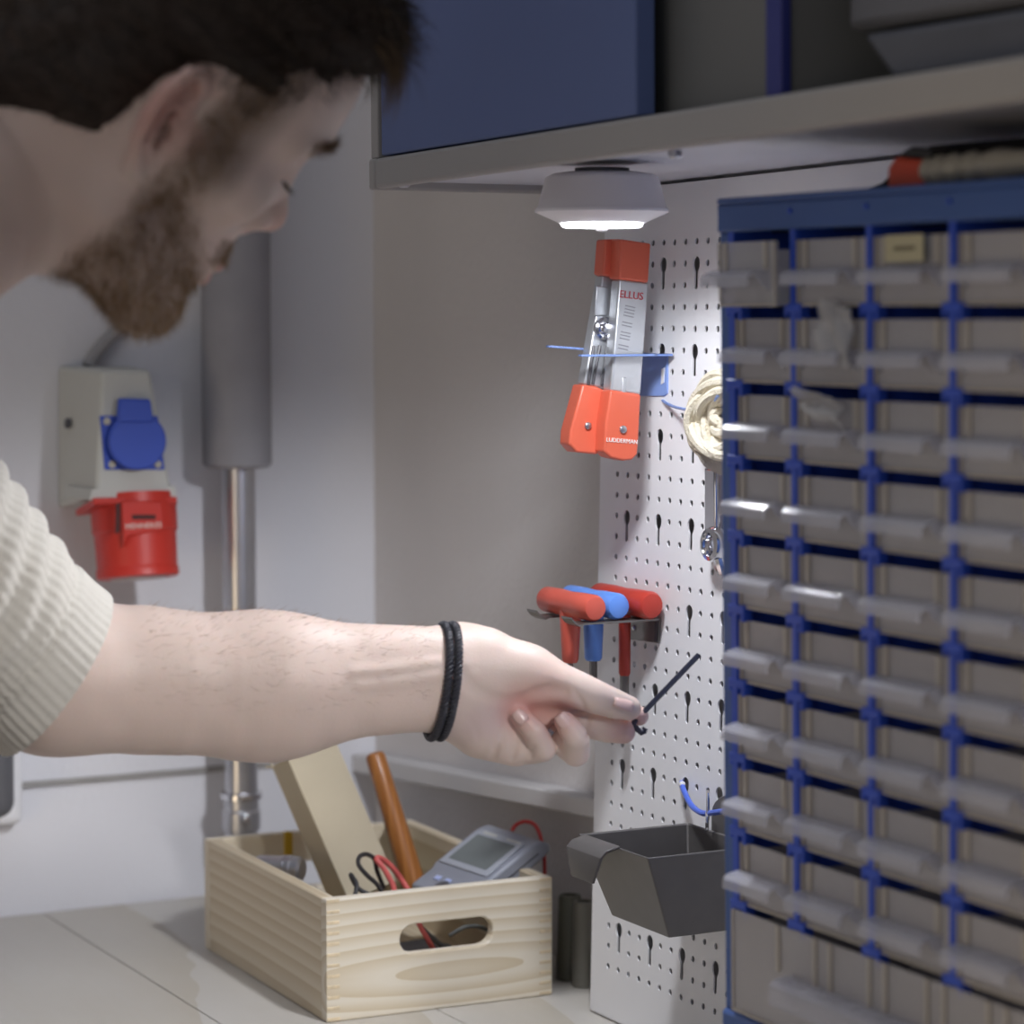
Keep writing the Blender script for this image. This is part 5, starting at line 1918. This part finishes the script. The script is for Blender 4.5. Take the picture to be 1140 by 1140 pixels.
# strands over the cap, combed back on the sides, forward over the brow
sel = rng.choice(len(XH), 9000)
fw = np.clip((LH[sel, 0] - 0.03) / 0.05, 0, 1)[:, None]
flow = (-hx[None] * 0.9 - hz[None] * 0.5) * (1 - fw) + (hx[None] * 0.9 + hz[None] * 0.25) * fw
flow = flow - NH_[sel] * (flow * NH_[sel]).sum(1)[:, None]
topw_ = np.clip((LH[sel, 2] - 0.05) / 0.06, 0, 1)
strand_obj('hair_strands', XH[sel] - NH_[sel] * 0.001, flow + NH_[sel] * 0.35 + 0.25 * rng.normal(size=(len(sel), 3)), 0.008 + 0.020 * topw_ * rng.random(len(sel)), 0.00035, np.array([0, 0, -0.3]), (54, 43, 34), hair, 4, 0.30, 0.35)
# fringe hanging forward of the forehead
n = 900
fr_y = rng.uniform(-0.055, 0.05, n)
root = np.stack([rng.uniform(0.045, 0.082, n) - 0.10 * fr_y ** 2 / 0.05, fr_y, rng.uniform(0.100, 0.122, n)], 1)
root = HO + root @ HM.T
d_ = hx[None] * 1.0 + hz[None] * rng.uniform(-0.15, 0.55, n)[:, None] + hy[None] * rng.normal(0, 0.25, n)[:, None]
strand_obj('fringe', root, d_, rng.uniform(0.018, 0.044, n), 0.0004, -hz * 1.2 - hx * 0.2, (84, 68, 53), hair, 6, 0.18, 0.35)
# locks: a few thicker wisps in front of the brow
n = 220
grp = rng.integers(0, 7, n)
gy = np.array([-0.050, -0.040, -0.028, -0.015, 0.0, 0.018, 0.035])[grp] + rng.normal(0, 0.0022, n)
root = np.stack([0.080 - 6 * gy ** 2 + rng.normal(0, 0.002, n), gy, 0.106 + rng.normal(0, 0.002, n)], 1)
root = HO + root @ HM.T
d_ = hx[None] * 0.9 + hz[None] * (0.35 - 0.12 * (grp % 3))[:, None] + hy[None] * (0.10 * (grp % 4) - 0.15)[:, None] + 0.05 * rng.normal(size=(n, 3))
strand_obj('lock', root, d_, 0.040 + 0.006 * (grp % 3) + rng.normal(0, 0.003, n), 0.0005, -hz * 1.7 - hx * 0.3, (112, 92, 70), hair, 7, 0.05, 0.3)
# short side and nape hair growing on the skin
sk = near & (L3[:, 2] > -0.065)
x_, y_, z_ = L3[:, 0], np.abs(L3[:, 1]), L3[:, 2]
earfree = np.hypot(x_ - 0.010, z_ - 0.004) > 0.036
napez = -0.022 + 0.15 * (x_ + 0.09).clip(0, 1)
side_h = sk & earfree & (((x_ > -0.12) & (x_ < 0.052) & (z_ > 0.030)) | ((x_ < -0.030) & (z_ > -0.050 + 0.9 * (x_ + 0.085).clip(0, 0.1))))
side_h &= ~((x_ > 0.036) & (z_ < 0.045 + 0.5 * (x_ - 0.036)))
side_h |= sk & (x_ > 0.04) & (x_ < 0.075) & (z_ > 0.062 + 0.6 * (x_ - 0.04))
mk = np.flatnonzero(side_h)
mixed = mk
so = rng.choice(mk, 9000)
flow = -hz[None] * 0.8 - hx[None] * 0.6
flow = flow - NB_[so] * (flow * NB_[so]).sum(1)[:, None]
strand_obj('side_hair', XB[so], flow + NB_[so] * 0.55 + 0.2 * rng.normal(size=(len(so), 3)), rng.uniform(0.004, 0.010, len(so)), 0.00022, np.array([0, 0, -0.2]), (60, 48, 38), hair, 2, 0.2, 0.35)
# beard
pb_ = bm_ / bm_.sum()
so = rng.choice(len(XB), 11000, p=pb_)
so = so[NB_[so] @ hz < 0.9]
down = -hz[None] * 0.75 + hx[None] * 0.25
flow = down - NB_[so] * (down * NB_[so]).sum(1)[:, None]
ln = 0.004 + 0.0065 * rng.random(len(so)) * np.clip(1.1 - (L3[so, 2] + 0.09) / 0.09, 0.35, 1)
beard = strand_obj('beard', XB[so] - NB_[so] * 0.0004, flow + NB_[so] * 0.6 + 0.35 * rng.normal(size=(len(so), 3)), ln, 0.00016, np.array([0, 0, -0.4]), (150, 120, 84), person, 3, 0.4, 0.35)
# brows and lashes
for s in (-1, 1):
    t = rng.random(360)
    path = np.array([(0.0985, s * 0.008, 0.0405), (0.0945, s * 0.026, 0.0455), (0.0775, s * 0.047, 0.0385)])
    p = np.where(t[:, None] < 0.5, path[0] + (path[1] - path[0]) * (2 * t[:, None]), path[1] + (path[2] - path[1]) * (2 * t[:, None] - 1))
    p = p + rng.normal(0, 1, (360, 3)) * np.array([0.0006, 0.0006, 0.0019])
    r_ = HO + p @ HM.T
    r_ = project(head, r_, 0.01, 2)
    dd = np.array([0.35, s * 0.75, 0.25]) + rng.normal(0, 0.3, (360, 3))
    strand_obj('eyebrow', r_, dd @ HM.T, rng.uniform(0.004, 0.008, 360), 0.00022, -hx * 0.2, (120, 94, 70), person, 2, 0.1)
    t = np.linspace(0, 1, 46)
    p = np.stack([0.0880 - 0.010 * (t - 0.35).clip(0) ** 1.2 + 0.001, s * (0.018 + 0.026 * t), 0.0125 + 0.002 * np.sin(t * PI) * -1 + 0.002 * t], 1)
    r_ = HO + p @ HM.T
    dd = np.stack([np.ones(46), s * (t - 0.4) * 0.9, -0.55 + 0 * t], 1) + rng.normal(0, 0.08, (46, 3))
    strand_obj('eyelash', r_, dd @ HM.T, rng.uniform(0.006, 0.009, 46), 0.0002, hz * 0.5, (44, 34, 28), person, 3, 0.02)
# fine hair on the forearm
FAA = np.array(FA)
dmin = np.min(np.linalg.norm(XB[:, None, :] - FAA[None, 2:10], axis=2), axis=1)
cand = np.flatnonzero((dmin < 0.058) & (NB_ @ CU > -0.25) & (XB @ CR > FAA[2] @ CR) & (XB @ CR < FAA[9] @ CR))
so = rng.choice(cand, 900)
ax_ = _nrm(FAA[9] - FAA[1])
strand_obj('arm_hair', XB[so], NB_[so] * 0.5 + ax_[None] * 0.9 + 0.25 * rng.normal(size=(len(so), 3)), rng.uniform(0.004, 0.008, len(so)), 0.00008, ax_ * 0.2, (150, 116, 84), person, 3, 0.2)

# --- finger nails
def nail(p, ax, nrm_, L_, Wd):
    ax = _nrm(ax)
    nrm_ = _nrm(np.asarray(nrm_) - ax * (np.asarray(nrm_) @ ax))
    sd = np.cross(ax, nrm_)
    vs, fs = [], []
    nu, nv_ = 7, 6
    for i in range(nu + 1):
        for j in range(nv_ + 1):
            u, v = i / nu * 2 - 1, j / nv_
            w_ = Wd * (1 - 0.25 * max(0, v - 0.7) / 0.3 - 0.22 * max(0, 0.25 - v) / 0.25)
            vs.append(p + ax * (v - 0.5) * L_ + sd * u * w_ + nrm_ * (-0.55 * Wd * u * u - 0.10 * L_ * (v - 0.4) ** 2))
    for i in range(nu):
        for j in range(nv_):
            q = i * (nv_ + 1) + j
            fs.append((q, q + 1, q + nv_ + 2, q + nv_ + 1))
    return MB().add(vs, fs).build('fingernail', M_NAIL, person, smooth=True, angle=180, solid=0.0004)


M_NAIL = mat('fingernail', (226, 192, 184), 0.25, spec=0.6)
tdir = hp_(700, 788.5, 0.45) - hp_(684, 783.5, 0.7)
nail(surf(695, 781) + CU * 0.0006 - CD * 0.0008, tdir, CU * 0.72 - CD * 0.62 + CR * 0.1, 0.0135, 0.0058)
nail(surf(628, 803) - CD * 0.0003, hp_(629, 804, 1.55) - hp_(642, 822, 1.45), -CD + 0.1 * CU, 0.0105, 0.0048)
nail(surf(579, 798) - CD * 0.0002, hp_(577, 795, 1.70) - hp_(595, 814, 1.75), -CD + 0.1 * CU, 0.0095, 0.0042)

# --- ring and bracelet
rc, rax = hp_(617.5, 818, -0.3), _nrm(hp_(641, 838, 0.35) - hp_(600, 806, -0.9))
ru = _nrm(np.cross(rax, CD))
rv = np.cross(rax, ru)
rp_ = [rc + 0.0104 * (math.cos(t) * ru + math.sin(t) * rv) for t in np.linspace(0, 2 * PI, 40, endpoint=False)]
m = MB()
for dx in (-0.0016, -0.0008, 0, 0.0008, 0.0016):
    m.tube([p + rax * dx for p in rp_], 0.0009, 6, closed=True)
m.build('ring', M_CHROME, person, smooth=True)
M_BRAID = mat('charcoal_braid', (52, 52, 60), 0.5, bump=0.3, bscale=800)
br = None
top, bot_ = at(499, 697, 1.760), at(484, 820, 1.760)
for off_px, z0 in ((-4.5, 0), (5.5, 0)):
    c = (top + bot_) / 2 + CR * off_px * 1.76 / F_PX
    av = (top - bot_) / 2 * 1.02
    bv = -CD * 0.0275 + CR * 0.0075
    core = [c + av * math.cos(t) + bv * math.sin(t) for t in np.linspace(0, 2 * PI, 240, endpoint=False)]
    core = np.array(core)
    T = np.roll(core, -1, 0) - np.roll(core, 1, 0)
    T /= np.linalg.norm(T, axis=1)[:, None]
    out = core - c
    out -= T * (out * T).sum(1)[:, None]
    out /= np.linalg.norm(out, axis=1)[:, None]
    sd = np.cross(T, out)
    m = MB()
    m.tube(core, 0.0021, 8, closed=True)
    for ph in (0, 2 * PI / 3, 4 * PI / 3):
        a = np.linspace(0, 2 * PI * 26, 240, endpoint=False) + ph
        m.tube(core + 0.0017 * (np.cos(a)[:, None] * out + np.sin(a)[:, None] * sd), 0.00135, 5, closed=True)
    if br is None:
        br = m.build('bracelet', M_BRAID, person, smooth=True)
    else:
        m.build('braid_strand', M_BRAID, br, smooth=True)

# --- knitted T-shirt
M_SHIRT = mat('cream_rib_knit', (210, 205, 196), 0.9, var=0.03, vscale=60)
infl = 0.0075
shp = [
    chain([NB - ta * 0.015, SL], [0.058, 0.060], 0.05),
    chain([NB - ta * 0.015, SR], [0.058, 0.060], 0.05),
    ell(mid(0.70), (0.20, 0.173, 0.120), 0.05, 'u', TM),
    ell(mid(0.35), (0.23, 0.150, 0.110), 0.06, 'u', TM),
    ell(mid(0.02), (0.15, 0.165, 0.122), 0.06, 'u', TM),
    chain([SL, SL * 0.5 + EL * 0.5 + np.array([0.004, 0, 0.003]), EL * 0.98 + SL * 0.02], [0.068, 0.064, 0.0545], 0.05),
    chain([EL * 0.98 + SL * 0.02, at(104, 757, 1.712), at(170, 757, 1.72)], [0.0525, 0.0495, 0.0480], 0.02),
    chain([SR, SR * 0.45 + ELR * 0.55], [0.066, 0.060], 0.05),
]
XS, QS = grow(shp, np.array([-0.25, 0.95, 0.85]), np.array([0.80, 1.80, 1.60]), 0.0024)
c1 = at(106, 690, 1.70)
c2 = at(0, 838, 1.70)
cn = _nrm(0.82 * CR - 0.57 * CU * -1 * -1 + 0.42 * CD)
e_ = _nrm(c2 - c1)
cn = _nrm(0.42 * CD + (CR * 0.81 - CU * 0.59))
cn = _nrm(cn - e_ * (cn @ e_))
dist_c = (XS - c1) @ cn
near_l = np.linalg.norm(XS - EL, axis=1) < 0.21
NS_ = normals(XS, QS)
# soft folds running parallel to the cuff, the ribbing of the knit and the cuff welt
fold = np.where(near_l & (dist_c < -0.028), np.sin((dist_c + 0.012 * noise3(XS, 30, 11)) * 2 * PI / 0.023) * 0.0022 * sst(-dist_c, 0.026, 0.06), 0)
cuff = np.where(near_l & (dist_c > -0.030), 0.0012, 0.0) - np.where(near_l & (np.abs(dist_c + 0.031) < 0.003), 0.0012, 0.0)
sax = _nrm(EL - SL)
su = _nrm(np.cross(sax, CD))
sv = np.cross(sax, su)
rel = XS - SL
angs = np.arctan2(rel @ sv, rel @ su)
rib = np.where(near_l, np.sin(angs * 54) * 0.00055, 0)
wr = 0.003 * noise3(XS, 26, 12) * (~near_l)
XS = XS + NS_ * (fold + cuff + rib + wr)[:, None]
keep = ~(near_l & (dist_c > 0.006))
keep &= ~(((XS - (NB - ta * 0.005)) @ ta > 0.0) & (np.linalg.norm(XS - NB, axis=1) < 0.11))
cr_ = (SR * 0.45 + ELR * 0.55)
keep &= ~(((XS - cr_) @ _nrm(ELR - SR) > 0.0) & (np.linalg.norm(XS - cr_, axis=1) < 0.10))
keep &= (XS[:, 2] > 0.885)
QS = QS[keep[QS].all(1)]
shirt = mesh_np('shirt', XS, QS, M_SHIRT, person)
bmm = bmesh.new()
bmm.from_mesh(shirt.data)
bmesh.ops.delete(bmm, geom=[v for v in bmm.verts if not v.link_faces], context='VERTS')
loff = np.array(person.location)
gv = [v for v in bmm.verts if np.linalg.norm(np.array(v.co) + loff - EL) < 0.205]
gs = set(gv)
ge = [e for e in bmm.edges if e.verts[0] in gs and e.verts[1] in gs]
gf = [f for f in bmm.faces if all(v in gs for v in f.verts)]
bmesh.ops.bisect_plane(bmm, geom=gv + ge + gf, plane_co=Vector(c1 - loff), plane_no=Vector(cn), clear_outer=True)
bmm.to_mesh(shirt.data)
bmm.free()
sol = shirt.modifiers.new('solid', 'SOLIDIFY')
sol.thickness = 0.0022
sol.offset = -1

# --- trousers and shoes (below the frame)
M_JEAN = mat('dark_trousers', (52, 58, 74), 0.85, var=0.1, vscale=30)
hl = HIP + tl_ * 0.09
hr = HIP - tl_ * 0.09
tro = [
    ell(HIP + ta * 0.02, (0.13, 0.172, 0.125), 0.05, 'u', TM),
    chain([hl - np.array([0, 0, 0.04]), np.array([0.05, hl[1] + 0.03, 0.50]), np.array([-0.02, hl[1] + 0.03, 0.07])], [0.098, 0.070, 0.062], 0.05),
    chain([hr - np.array([0, 0, 0.04]), np.array([0.03, hr[1] - 0.02, 0.50]), np.array([-0.05, hr[1] - 0.02, 0.07])], [0.098, 0.070, 0.062], 0.05),
]
XT, QT = grow(tro, np.array([-0.3, 0.95, 0.0]), np.array([0.40, 1.75, 1.12]), 0.012)
mesh_np('trousers', XT, QT, M_JEAN, person)
for y in (hl[1] + 0.03, hr[1] - 0.02):
    x0 = -0.05
    XF_, QF_ = grow([chain([(x0, y, 0.05), (x0 + 0.10, y, 0.042), (x0 + 0.19, y, 0.034)], [0.048, 0.044, 0.033], 0.02), ell((x0 + 0.09, y, -0.06), (0.3, 0.2, 0.06), 0.004, 's')], np.array([x0 - 0.07, y - 0.07, -0.02]), np.array([x0 + 0.25, y + 0.07, 0.12]), 0.006)
    mesh_np('shoe', XF_, QF_, M_BLACK, person)

# --- the L-shaped hex key in the fingers
hk = thing('hex_key', 'black L-shaped hex key held between thumb and fingertips', 'hex key', hp_(705, 809, -0.1))
k0, k1 = hp_(704, 806, -0.42), hp_(778, 729, -1.6)
ksh = hp_(714, 816, -0.2)
pth = bez([k1, k1 * 0.5 + k0 * 0.5, k0 + (k1 - k0) * 0.06], 10)
m = MB()
full = np.vstack([pth, bez([k0 + (k1 - k0) * 0.03, k0 + (ksh - k0) * 0.12, ksh], 8), [ksh + CR * 0.0018 + CU * 0.0008, ksh + CR * 0.0026 + CU * 0.0032]])
m.tube(full, 0.00185, 6)
m.build('key_rod', mat('blued_steel', (70, 72, 88), 0.35, 0.6), hk, smooth=False)
print('person done', round(_t.time() - _t0, 1))
